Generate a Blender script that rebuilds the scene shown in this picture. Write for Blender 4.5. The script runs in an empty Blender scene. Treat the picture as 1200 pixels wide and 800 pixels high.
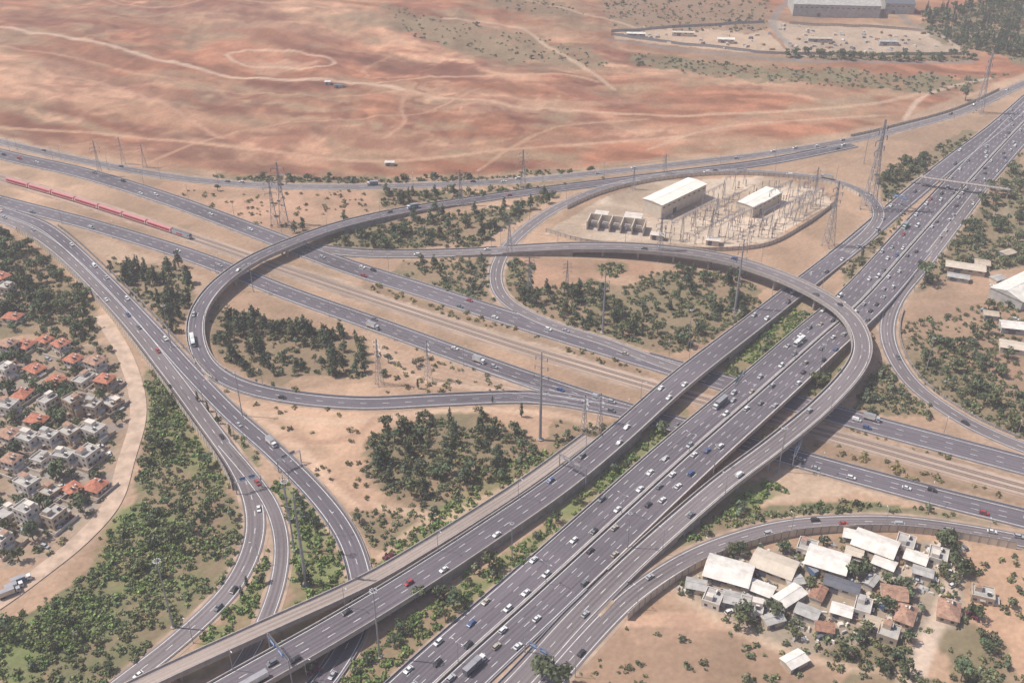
import bpy, math, random
import numpy as np
from mathutils import Vector
random.seed(7); rng=np.random.default_rng(7)
R_=math.radians
scene=bpy.context.scene
scene.view_settings.view_transform='Standard'; scene.view_settings.look='None'; scene.view_settings.exposure=0
# ---------------------------------------------------------------- site survey
# Control points were digitised from the oblique photograph and intersected with the real
# horizontal plane at height z: everything below is a true world position in metres.
H=318.0; PT=R_(32); F=1200.0; cp,sp=math.cos(PT),math.sin(PT)
def P(u,v,z=0.0):
    x=(u-600)/F; y=(400-v)/F
    dy=cp+y*sp; dz=-sp+y*cp; t=(z-H)/dz
    return np.array([x*t,dy*t,z])
def inv(X,Y,Z=0.0):
    dz=Z-H; dep=Y*cp-dz*sp; up=Y*sp+dz*cp
    return 600+F*X/dep, 400-F*up/dep
def height_at(u,v,vt):
    p=P(u,v); y=(400-vt)/F
    return H+p[1]*(-sp+y*cp)/(cp+y*sp)
# ---------------------------------------------------------------- noise
_tab=rng.random((256,256))
def vnoise(x,y):
    xi=np.floor(x).astype(int); yi=np.floor(y).astype(int); fx=x-xi; fy=y-yi
    fx=fx*fx*(3-2*fx); fy=fy*fy*(3-2*fy)
    a=_tab[yi%256,xi%256]; b=_tab[yi%256,(xi+1)%256]; c=_tab[(yi+1)%256,xi%256]; d=_tab[(yi+1)%256,(xi+1)%256]
    return (a*(1-fx)+b*fx)*(1-fy)+(c*(1-fx)+d*fx)*fy
def fbm(x,y,o=4):
    s=0;a=.5;t=0
    for i in range(o):
        s=s+a*vnoise(x*2**i+17.3*i,y*2**i+5.1*i); t+=a; a*=.5
    return s/t
def sstep(a,b,x):
    t=np.clip((x-a)/(b-a),0,1); return t*t*(3-2*t)
def pip(poly,x,y):
    x=np.asarray(x);y=np.asarray(y); r=np.zeros(x.shape,bool); n=len(poly)
    for i in range(n):
        x1,y1=poly[i][:2];x2,y2=poly[(i+1)%n][:2]
        if y1==y2: continue
        c=((y1>y)!=(y2>y))&(x<(x2-x1)*(y-y1)/(y2-y1)+x1); r^=c
    return r
LU=[-900,-300,0,100,200,300,500,700,900,1050,1200,1500,2200]
LV=[20,110,160,182,198,208,208,194,172,143,86,-30,-200]
def relief(X,Y):
    X=np.asarray(X,float);Y=np.asarray(Y,float)
    Ys=np.maximum(Y,60.); u,v=inv(X,Ys)
    L=np.interp(u,LU,LV)
    m=sstep(6,60,L-v)
    n=fbm(X/160+3,Y/210+9,4)
    t=fbm(X/38+30,Y/50+2,4)
    return m*((n-.35)*18+(t-.5)*9+sstep(40,190,L-v)*5)*(1-.6*sstep(560,800,u))*(1-.6*sstep(1800,3000,Y))
# ---------------------------------------------------------------- materials
MATS={}
def mat(name,col,rough=.8,var=.15,scale=1.0,metal=0,spec=.3,bump=0,attr=False):
    if name in MATS: return MATS[name]
    m=bpy.data.materials.new(name); m.use_nodes=True; nt=m.node_tree; N=nt.nodes; Lk=nt.links
    b=N['Principled BSDF']; b.inputs['Roughness'].default_value=rough; b.inputs['Metallic'].default_value=metal
    b.inputs['Specular IOR Level'].default_value=spec
    g=N.new('ShaderNodeNewGeometry'); n1=N.new('ShaderNodeTexNoise'); n1.inputs['Scale'].default_value=scale; n1.inputs['Detail'].default_value=3
    Lk.new(g.outputs['Position'],n1.inputs['Vector'])
    mr=N.new('ShaderNodeMapRange'); mr.inputs['From Min'].default_value=.3; mr.inputs['From Max'].default_value=.7
    mr.inputs['To Min'].default_value=1-var; mr.inputs['To Max'].default_value=1+var
    Lk.new(n1.outputs['Fac'],mr.inputs['Value'])
    mx=N.new('ShaderNodeVectorMath'); mx.operation='SCALE'
    if attr:
        a=N.new('ShaderNodeAttribute'); a.attribute_name='Col'; Lk.new(a.outputs['Color'],mx.inputs[0])
    else: mx.inputs[0].default_value=col
    Lk.new(mr.outputs['Result'],mx.inputs['Scale']); Lk.new(mx.outputs[0],b.inputs['Base Color'])
    if bump:
        bp=N.new('ShaderNodeBump'); bp.inputs['Strength'].default_value=bump; bp.inputs['Distance'].default_value=.5
        Lk.new(n1.outputs['Fac'],bp.inputs['Height']); Lk.new(bp.outputs['Normal'],b.inputs['Normal'])
    MATS[name]=m; return m
def asphalt_mat(name,col,lane=3.6):
    if name in MATS: return MATS[name]
    m=bpy.data.materials.new(name); m.use_nodes=True; nt=m.node_tree; N=nt.nodes; Lk=nt.links
    b=N['Principled BSDF']; b.inputs['Roughness'].default_value=.85; b.inputs['Specular IOR Level'].default_value=.25
    uv=N.new('ShaderNodeUVMap'); uv.uv_map='UVMap'
    mp=N.new('ShaderNodeMapping'); mp.inputs['Scale'].default_value=(.9,.014,1); Lk.new(uv.outputs['UV'],mp.inputs['Vector'])
    n1=N.new('ShaderNodeTexNoise'); n1.inputs['Scale'].default_value=1; n1.inputs['Detail'].default_value=3; Lk.new(mp.outputs[0],n1.inputs['Vector'])
    sx=N.new('ShaderNodeSeparateXYZ'); Lk.new(uv.outputs['UV'],sx.inputs[0])
    mu=N.new('ShaderNodeMath'); mu.operation='MULTIPLY'; mu.inputs[1].default_value=4*math.pi/lane; Lk.new(sx.outputs[0],mu.inputs[0])
    co=N.new('ShaderNodeMath'); co.operation='COSINE'; Lk.new(mu.outputs[0],co.inputs[0])
    g=N.new('ShaderNodeNewGeometry'); n2=N.new('ShaderNodeTexNoise'); n2.inputs['Scale'].default_value=.012; n2.inputs['Detail'].default_value=4; Lk.new(g.outputs['Position'],n2.inputs['Vector'])
    n3=N.new('ShaderNodeTexNoise'); n3.inputs['Scale'].default_value=.8; n3.inputs['Detail'].default_value=3; Lk.new(g.outputs['Position'],n3.inputs['Vector'])
    def ma(op,a,bv):
        k=N.new('ShaderNodeMath'); k.operation=op
        for i,q in enumerate((a,bv)):
            if isinstance(q,(int,float)): k.inputs[i].default_value=q
            else: Lk.new(q,k.inputs[i])
        return k.outputs[0]
    t=ma('ADD',ma('MULTIPLY',n1.outputs['Fac'],1.2),ma('MULTIPLY',co.outputs[0],.10))
    t=ma('ADD',t,ma('MULTIPLY',n2.outputs['Fac'],1.1)); t=ma('ADD',t,ma('MULTIPLY',n3.outputs['Fac'],.35))
    t=ma('ADD',t,-.30)
    mx=N.new('ShaderNodeVectorMath'); mx.operation='SCALE'; mx.inputs[0].default_value=col; Lk.new(t,mx.inputs['Scale']); Lk.new(mx.outputs[0],b.inputs['Base Color'])
    MATS[name]=m; return m
ASPH=asphalt_mat('asphalt',(.132,.113,.128)); ASPH2=asphalt_mat('worn_asphalt',(.175,.148,.152)); CONR=asphalt_mat('concrete_pavement',(.31,.25,.22))
BALL=asphalt_mat('railway_ballast',(.38,.28,.225)); DIRT=mat('dirt_track',(.49,.355,.27),.95,.22,.18)
PAINT=mat('road_paint',(.68,.66,.64),.6,.2,.3); VERGE=mat('gravel_verge',(.38,.27,.20),.95,.28,.15)
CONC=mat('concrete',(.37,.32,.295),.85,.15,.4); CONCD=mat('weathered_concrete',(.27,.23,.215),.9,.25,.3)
STEEL=mat('galvanised_steel',(.34,.33,.35),.5,.1,.5,.3); RAILM=mat('rail_steel',(.2,.15,.13),.5,.1,.5,.3)
WHITE=mat('white_metal_sheet',(.70,.64,.585),.55,.16,.3); CREAM=mat('cream_cladding',(.58,.49,.40),.7,.1,.3); DARKG=mat('dark_glass',(.04,.045,.055),.15,.1,1,0,.6)
TYRE=mat('tyre_rubber',(.03,.03,.032),.9,.1,1); TILE=mat('terracotta_tiles',(.42,.16,.10),.8,.3,.7); TILE2=mat('faded_tiles',(.36,.21,.15),.8,.3,.7); STUC=mat('white_stucco',(.62,.55,.49),.85,.12,.3)
STUC2=mat('beige_stucco',(.48,.385,.30),.85,.12,.4); STUC3=mat('ochre_stucco',(.42,.30,.21),.85,.12,.4); GREYR=mat('grey_flat_roof',(.40,.375,.355),.85,.2,.3); SIGNB=mat('blue_sign_face',(.07,.17,.38),.5,.05,1); SIGNG=mat('green_sign_face',(.05,.22,.16),.5,.05,1)
RUST=mat('rusty_metal',(.30,.16,.11),.8,.3,.8); WOODM=mat('timber',(.25,.17,.1),.8,.2,1); DGREY=mat('dark_grey_metal',(.13,.13,.15),.6,.15,.5)
TRED=mat('train_red_paint',(.52,.05,.07),.45,.08,.4); LAMP=mat('lamp_head',(.6,.6,.6),.4,.05,1); FOL=mat('foliage',(0,0,0),.85,.22,.7,0,.15,attr=True)
# ---------------------------------------------------------------- mesh builder
class MB:
    def __init__(s): s.v=[];s.f=[];s.m=[];s.uv=[];s.mats=[]
    def mi(s,m):
        if m not in s.mats: s.mats.append(m)
        return s.mats.index(m)
    def face(s,pts,m,uv=None):
        b=len(s.v); s.v+= [tuple(map(float,p)) for p in pts]; s.f.append(tuple(range(b,b+len(pts)))); s.m.append(s.mi(m)); s.uv.append(uv or [(0,0)]*len(pts))
    def box(s,c,sz,m,rz=0,top=None,taper=(1,1)):
        hx,hy,hz=sz[0]/2,sz[1]/2,sz[2]/2; ca,sa=math.cos(rz),math.sin(rz)
        def q(x,y,z): return (c[0]+x*ca-y*sa,c[1]+x*sa+y*ca,c[2]+z)
        tx,ty=taper
        b=[q(-hx,-hy,-hz),q(hx,-hy,-hz),q(hx,hy,-hz),q(-hx,hy,-hz)]; t=[q(-hx*tx,-hy*ty,hz),q(hx*tx,-hy*ty,hz),q(hx*tx,hy*ty,hz),q(-hx*tx,hy*ty,hz)]
        s.face(b[::-1],m); s.face(t,top or m)
        for i in range(4): s.face([b[i],b[(i+1)%4],t[(i+1)%4],t[i]],m)
    def cyl(s,p0,p1,r0,r1,m,n=8):
        p0=Vector(p0);p1=Vector(p1); d=(p1-p0).normalized(); a=d.cross(Vector((0,0,1)));
        if a.length<1e-3: a=Vector((1,0,0))
        a.normalize(); b=d.cross(a)
        A=[p0+(a*math.cos(2*math.pi*i/n)+b*math.sin(2*math.pi*i/n))*r0 for i in range(n)]
        B=[p1+(a*math.cos(2*math.pi*i/n)+b*math.sin(2*math.pi*i/n))*r1 for i in range(n)]
        for i in range(n): s.face([A[i],A[(i+1)%n],B[(i+1)%n],B[i]],m)
        s.face(A[::-1],m); s.face(B,m)
    def strut(s,p0,p1,w,m): s.cyl(p0,p1,w/2,w/2,m,3)
    def mesh(s,name):
        me=bpy.data.meshes.new(name); me.from_pydata(s.v,[],s.f)
        for m in s.mats: me.materials.append(m)
        me.polygons.foreach_set('material_index',s.m)
        u=me.uv_layers.new(name='UVMap'); fl=np.array([c for f in s.uv for p in f for c in p],dtype=np.float32); u.data.foreach_set('uv',fl)
        me.update(); return me
    def obj(s,name,parent=None,loc=None,rz=0):
        o=bpy.data.objects.new(name,s.mesh(name)); scene.collection.objects.link(o)
        if parent: o.parent=parent
        if loc is not None: o.location=loc; o.rotation_euler=(0,0,rz)
        return o
def inst(name,me,loc,rot=(0,0,0),sc=1):
    o=bpy.data.objects.new(name,me); scene.collection.objects.link(o); o.location=loc; o.rotation_euler=rot
    o.scale=(sc,sc,sc) if isinstance(sc,(int,float)) else sc
    return o
def empty(name,loc,rz=0):
    e=bpy.data.objects.new(name,None); scene.collection.objects.link(e); e.location=loc; e.rotation_euler=(0,0,rz); e.empty_display_size=1; return e
def quads_mesh(name,V,Q,C,m):
    me=bpy.data.meshes.new(name); me.vertices.add(len(V)); me.vertices.foreach_set('co',np.ascontiguousarray(V,dtype=np.float32).ravel())
    n=len(Q); me.loops.add(n*4); me.loops.foreach_set('vertex_index',np.ascontiguousarray(Q,dtype=np.int32).ravel())
    me.polygons.add(n); me.polygons.foreach_set('loop_start',np.arange(0,n*4,4,dtype=np.int32)); me.polygons.foreach_set('loop_total',np.full(n,4,dtype=np.int32))
    me.update(calc_edges=True)
    a=me.color_attributes.new('Col','FLOAT_COLOR','POINT'); cc=np.ones((len(V),4),np.float32); cc[:,:3]=C; a.data.foreach_set('color',cc.ravel())
    me.materials.append(m); return me
# ---------------------------------------------------------------- roads
def catmull(c,step=4.0):
    c=[np.array(p,float) for p in c]; c=[2*c[0]-c[1]]+c+[2*c[-1]-c[-2]]; out=[]
    for i in range(1,len(c)-2):
        p0,p1,p2,p3=c[i-1:i+3]
        for k in range(16):
            t=k/16; out.append(.5*((2*p1)+(-p0+p2)*t+(2*p0-5*p1+4*p2-p3)*t*t+(-p0+3*p1-3*p2+p3)*t**3))
    out.append(c[-2]); o=np.array(out); d=np.r_[0,np.cumsum(np.linalg.norm(np.diff(o[:,:2],axis=0),axis=1))]
    n=max(2,int(d[-1]/step)); s=np.linspace(0,d[-1],n+1)
    q=np.c_[np.interp(s,d,o[:,0]),np.interp(s,d,o[:,1]),np.interp(s,d,o[:,2])]
    for _ in range(3):
        q[1:-1]=.25*q[:-2]+.5*q[1:-1]+.25*q[2:]
    q[:,2]=np.maximum(q[:,2],0); return q,s
def pt(c): return P(c[0],c[1],c[2] if len(c)>2 else 0)
S2=dict(solid=[-4.1,4.1],dash=[0]); 
ROADS={
'B':dict(n='highway',hw=15.3,m=ASPH,solid=[-14.3,-1.3,1.3,14.3],dash=[-11.2,-7.9,-4.6,4.6,7.9,11.2],med=True,guard=True,c=[(395,915,0),(512,800,0),(620,702,0),(729,602,2),(808,530,5.5),(885,463,6.5),(960,396,4.5),(1012,350,2),(1070,285,0),(1130,218,0),(1200,143,0),(1300,40,0)]),
'A':dict(n='highway',hw=7.0,m=ASPH,solid=[-6.0,6.0],dash=[-2.0,2.0],guard=True,c=[(95,905,6),(280,800,7),(395,735,7),(495,674,5.5),(585,615,4),(657,565,4.5),(722,512,6),(800,443,6.5),(880,381,4),(940,334,1.5),(1000,287,0),(1065,231,0),(1120,186,0),(1170,148,0),(1230,95,0),(1330,10,0)]),
'A1':dict(n='viaduct_lane',hw=3.8,m=CONR,solid=[-3.2,3.2],dash=[],c=[(15,878,6),(165,802,7),(295,742,7),(425,683,6.2),(495,643,5.3),(555,606,4.2),(622,562,4.2),(690,512,5.2)]),
'C':dict(n='flyover_ramp',hw=5.6,m=ASPH2,guard=True,c=[(500,905,0),(607,800,0),(672,728,0),(735,665,1),(790,615,4),(850,564,8),(905,523,9.5),(965,473,10),(1003,430,10),(1010,400,10),(995,370,10),(960,345,10),(905,320,9.5),(840,301,8.5),(760,291,7),(680,289,5),(610,292,2.5),(550,296,.5),(480,298,0),(420,297,0),(365,291,0)],**S2),
'D':dict(n='ramp_road',hw=4.8,m=ASPH2,c=[(560,905,0),(645,800,0),(707,730,0),(748,692,0),(800,658,0),(850,636,0),(920,617,0),(1000,611,0),(1080,614,0),(1200,634,0),(1330,665,0)],solid=[-3.7,3.7],dash=[0]),
'E':dict(n='ramp_road',hw=4.8,m=ASPH2,c=[(1150,222),(1112,272),(1078,316),(1052,348),(1040,380),(1045,412),(1070,450),(1115,484),(1160,508),(1215,530),(1330,570)],solid=[-3.7,3.7],dash=[0]),
'F1':dict(n='highway',hw=7.8,m=ASPH,guard=True,c=[(-140,143),(0,181),(100,204),(200,235),(300,272),(400,310),(500,342),(600,374),(700,405),(790,432),(880,458),(1000,492),(1100,519),(1200,546),(1340,584)],solid=[-6.6,6.6],dash=[-2.2,2.2]),
'F2':dict(n='highway',hw=6.8,m=ASPH,guard=True,c=[(-140,198),(0,236),(100,262),(200,292),(270,317),(340,345),(450,384),(560,424),(640,452),(720,478),(800,500),(880,522),(960,545),(1100,583),(1200,608),(1340,645)],solid=[-5.7,5.7],dash=[-1.9,1.9]),
'H':dict(n='service_road',hw=5.2,m=ASPH2,c=[(1330,40),(1200,98),(1130,130),(1060,150),(1000,164),(900,180),(800,192),(700,203),(600,212),(500,217),(400,219),(300,217),(200,207),(100,189),(0,166),(-140,130)],**S2),
'G':dict(n='flyover_ramp',hw=5.4,m=ASPH,guard=True,c=[(1000,170),(900,190),(800,203),(720,213),(640,223),(560,234,0),(470,248,2),(400,264,5),(345,283,7),(295,305,7.5),(257,332,7),(234,362,5),(229,392,2.5),(240,424,.8),(272,448,0),(330,464,0),(420,473,0),(520,469,0),(620,466,0),(690,475,0),(760,490,0)],**S2),
'S':dict(n='ramp_road',hw=4.5,m=ASPH2,c=[(950,325),(985,300),(1018,272),(1030,250),(1015,228),(975,212),(920,204),(850,201),(780,206),(710,220),(650,245),(605,278),(584,308),(582,335),(600,358),(650,382),(710,401),(770,424),(830,444)],solid=[-3.6,3.6],dash=[0]),
'J1':dict(n='ramp_road',hw=4.8,m=ASPH2,c=[(-110,222),(0,256),(45,276),(90,312),(150,375),(200,438),(240,492),(278,545),(297,590),(297,635),(272,688),(215,745),(145,800),(40,880)],solid=[-3.8,3.8],dash=[0]),
'J2':dict(n='ramp_road',hw=5.0,m=ASPH,guard=True,c=[(0,246),(55,268),(112,318),(172,380),(225,438),(272,486),(322,530),(370,578),(403,622),(420,665),(424,705),(408,755),(370,810),(290,905)],solid=[-3.9,3.9],dash=[0]),
'J3':dict(n='ramp_road',hw=3.6,m=ASPH2,c=[(262,520),(292,555),(318,592),(330,635),(325,685),(302,745),(268,802),(215,885)],solid=[-2.8,2.8],dash=[]),
'T':dict(n='railway_track',hw=5.5,m=BALL,rail=True,c=[(-140,170),(0,209),(100,238),(235,282),(330,315),(450,355),(600,404),(700,434),(800,463),(900,490),(1000,517),(1100,545),(1200,573),(1340,611)],solid=[],dash=[]),
'V':dict(n='dirt_road',hw=4.2,m=DIRT,c=[(118,370),(142,408),(158,450),(162,490),(148,540),(132,590),(92,635),(45,672),(0,705),(-80,755)],solid=[],dash=[]),
}
for k,r in ROADS.items():
    q,s=catmull([pt(c) for c in r['c']]); r['q']=q; r['s']=s
    t=np.gradient(q,axis=0); t[:,2]=0; t/=np.linalg.norm(t,axis=1)[:,None]; r['t']=t; r['nrm']=np.c_[-t[:,1],t[:,0],np.zeros(len(t))]
X0,Y0,NX,NY=-800,120,1700,1500   # clearance raster, 1 m cells
DR=np.full((NY,NX),50.,np.float32)
def stamp(x,y,hw,ext=9):
    r=int(hw+ext); xi=int(x-X0); yi=int(y-Y0)
    a,b=max(0,xi-r),min(NX,xi+r+1); c,d=max(0,yi-r),min(NY,yi+r+1)
    if a>=b or c>=d: return
    gx=np.arange(a,b)+X0+.5-x; gy=np.arange(c,d)+Y0+.5-y
    DR[c:d,a:b]=np.minimum(DR[c:d,a:b],np.sqrt(gx[None,:]**2+gy[:,None]**2)-hw)
for r in ROADS.values():
    q,s=r['q'],r['s']; n=int(s[-1]/1.5)
    for a in np.linspace(0,s[-1],n): stamp(np.interp(a,s,q[:,0]),np.interp(a,s,q[:,1]),r['hw'])
def clear(x,y):
    xi=np.clip((np.asarray(x)-X0).astype(int),0,NX-1); yi=np.clip((np.asarray(y)-Y0).astype(int),0,NY-1); return DR[yi,xi]
for ri,(k,r) in enumerate(ROADS.items()):
    b=MB(); q,s,nr=r['q'],r['s'],r['nrm']; hw=r['hw']; zb=.10+.015*ri; N=len(q); z=q[:,2]
    def ln(off,dz): 
        p=q+nr*off; p=p.copy(); p[:,2]+=dz; return p
    def strip(o1,o2,dz,m):
        A,B_=ln(o1,dz),ln(o2,dz)
        for i in range(N-1): b.face([A[i],A[i+1],B_[i+1],B_[i]],m,[(o1,s[i]),(o1,s[i+1]),(o2,s[i+1]),(o2,s[i])])
    strip(-hw,hw,zb,r['m'])
    if k not in('V',):
        A,B_=ln(-hw-1.6,.02+.004*ri),ln(hw+1.6,.02+.004*ri)
        for i in range(N-1):
            if z[i]<.4 and z[i+1]<.4: b.face([A[i],A[i+1],B_[i+1],B_[i]],VERGE)
    for o in r['solid']: strip(o-.14,o+.14,zb+.025,PAINT)
    for o in r['dash']:
        a=0.
        while a<s[-1]-5:
            pp=[]
            for aa in (a,a+3.5):
                c0=np.array([np.interp(aa,s,q[:,j]) for j in range(3)]); n0=np.array([np.interp(aa,s,nr[:,j]) for j in range(3)]); c0[2]+=zb+.03
                pp+= [c0+n0*(o-.11),c0+n0*(o+.11)]
            b.face([pp[0],pp[2],pp[3],pp[1]],PAINT); a+=12
    def barrier(o,w,h,m,cond):
        for i in range(N-1):
            if not cond(i): continue
            a0,a1=q[i]+nr[i]*(o-w/2),q[i]+nr[i]*(o+w/2); c0,c1=q[i+1]+nr[i+1]*(o-w/2),q[i+1]+nr[i+1]*(o+w/2)
            zz=np.array([0,0,zb-.05]); up=np.array([0,0,h])
            b.face([a0+zz,c0+zz,c0+zz+up,a0+zz+up],m); b.face([a1+zz+up,c1+zz+up,c1+zz,a1+zz],m); b.face([a0+zz+up,c0+zz+up,c1+zz+up,a1+zz+up],m)
    if r.get('med'): barrier(0,.7,1.0,CONC,lambda i:True)
    el=z>.35
    def other(o):
        res=np.zeros(N,bool)
        for k2,r2 in ROADS.items():
            if k2==k: continue
            for i in range(N):
                p=q[i]+nr[i]*o
                d=np.hypot(r2['q'][:,0]-p[0],r2['q'][:,1]-p[1]); j=d.argmin()
                if d[j]<r2['hw']+.3 and abs(r2['q'][j,2]-p[2])<2.5: res[i]=True
        return res
    oL,oR=other(-hw),other(hw)
    barrier(-hw+.2,.4,1.0,CONC,lambda i:el[i] and not oL[i]); barrier(hw-.2,.4,1.0,CONC,lambda i:el[i] and not oR[i])
    if r.get('guard'):
        barrier(-hw-.3,.25,.75,STEEL,lambda i:not el[i] and not oL[i]); barrier(hw+.3,.25,.75,STEEL,lambda i:not el[i] and not oR[i])
    over=np.zeros(N,bool)
    for k2,r2 in ROADS.items():
        if k2==k: continue
        for i in range(N):
            d=np.hypot(r2['q'][:,0]-q[i,0],r2['q'][:,1]-q[i,1]); j=d.argmin()
            if d[j]<r2['hw']+hw+6 and z[i]-r2['q'][j,2]>3.4: over[i]=True
    br=((z>4.9)&(k in('C','G')))|over|((k in('A','A1'))&(z>5.6)&(q[:,1]<P(0,640)[1]))
    for i in range(N-1):
        if not(el[i] or el[i+1]): continue
        th=1.5 if br[i] else 99
        for sd in(-1,1):
            a,c=q[i]+nr[i]*hw*sd,q[i+1]+nr[i+1]*hw*sd
            t0=a+[0,0,zb]; t1=c+[0,0,zb]
            b0=a.copy(); b0[2]=max(-.3,a[2]-th); b1=c.copy(); b1[2]=max(-.3,c[2]-th)
            fc=[t0,t1,b1,b0]
            if sd<0: fc=fc[::-1]
            b.face(fc,CONC if br[i] else CONCD)
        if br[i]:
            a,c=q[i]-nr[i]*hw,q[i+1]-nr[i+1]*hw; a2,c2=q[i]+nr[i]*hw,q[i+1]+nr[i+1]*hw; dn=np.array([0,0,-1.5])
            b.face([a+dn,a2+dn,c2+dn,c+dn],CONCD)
    last=-99
    for i in range(2,N-2):
        if br[i] and s[i]-last>24:
            lvl=z[i]; ok=True
            for k2,r2 in ROADS.items():
                if k2==k: continue
                d=np.hypot(r2['q'][:,0]-q[i,0],r2['q'][:,1]-q[i,1]); j=d.argmin()
                if r2['q'][j,2]<lvl-3 and d[j]<r2['hw']+ (hw*.55+1): ok=False
            if not ok: continue
            last=s[i]; hd=math.atan2(r['t'][i,1],r['t'][i,0])
            for oo in ([0] if hw<5 else [-hw*.5,hw*.5] if hw<9 else [-hw*.75,-hw*.25,hw*.25,hw*.75]):
                p=q[i]+nr[i]*oo; b.cyl((p[0],p[1],-.3),(p[0],p[1],z[i]-2.3),.75,.75,CONC,10)
            p=q[i]; b.box((p[0],p[1],z[i]-1.95),(1.8,hw*1.7,.85),CONC,hd)
    if r.get('rail'):
        for tr in(-2.3,2.3):
            for g in(-.72,.72): barrier(tr+g,.14,.18,RAILM,lambda i:True)
            strip(tr-1.3,tr+1.3,zb+.02,mat('railway_sleepers',(.27,.20,.165),.9,.25,2.0))
    b.obj(r['n'])
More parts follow.
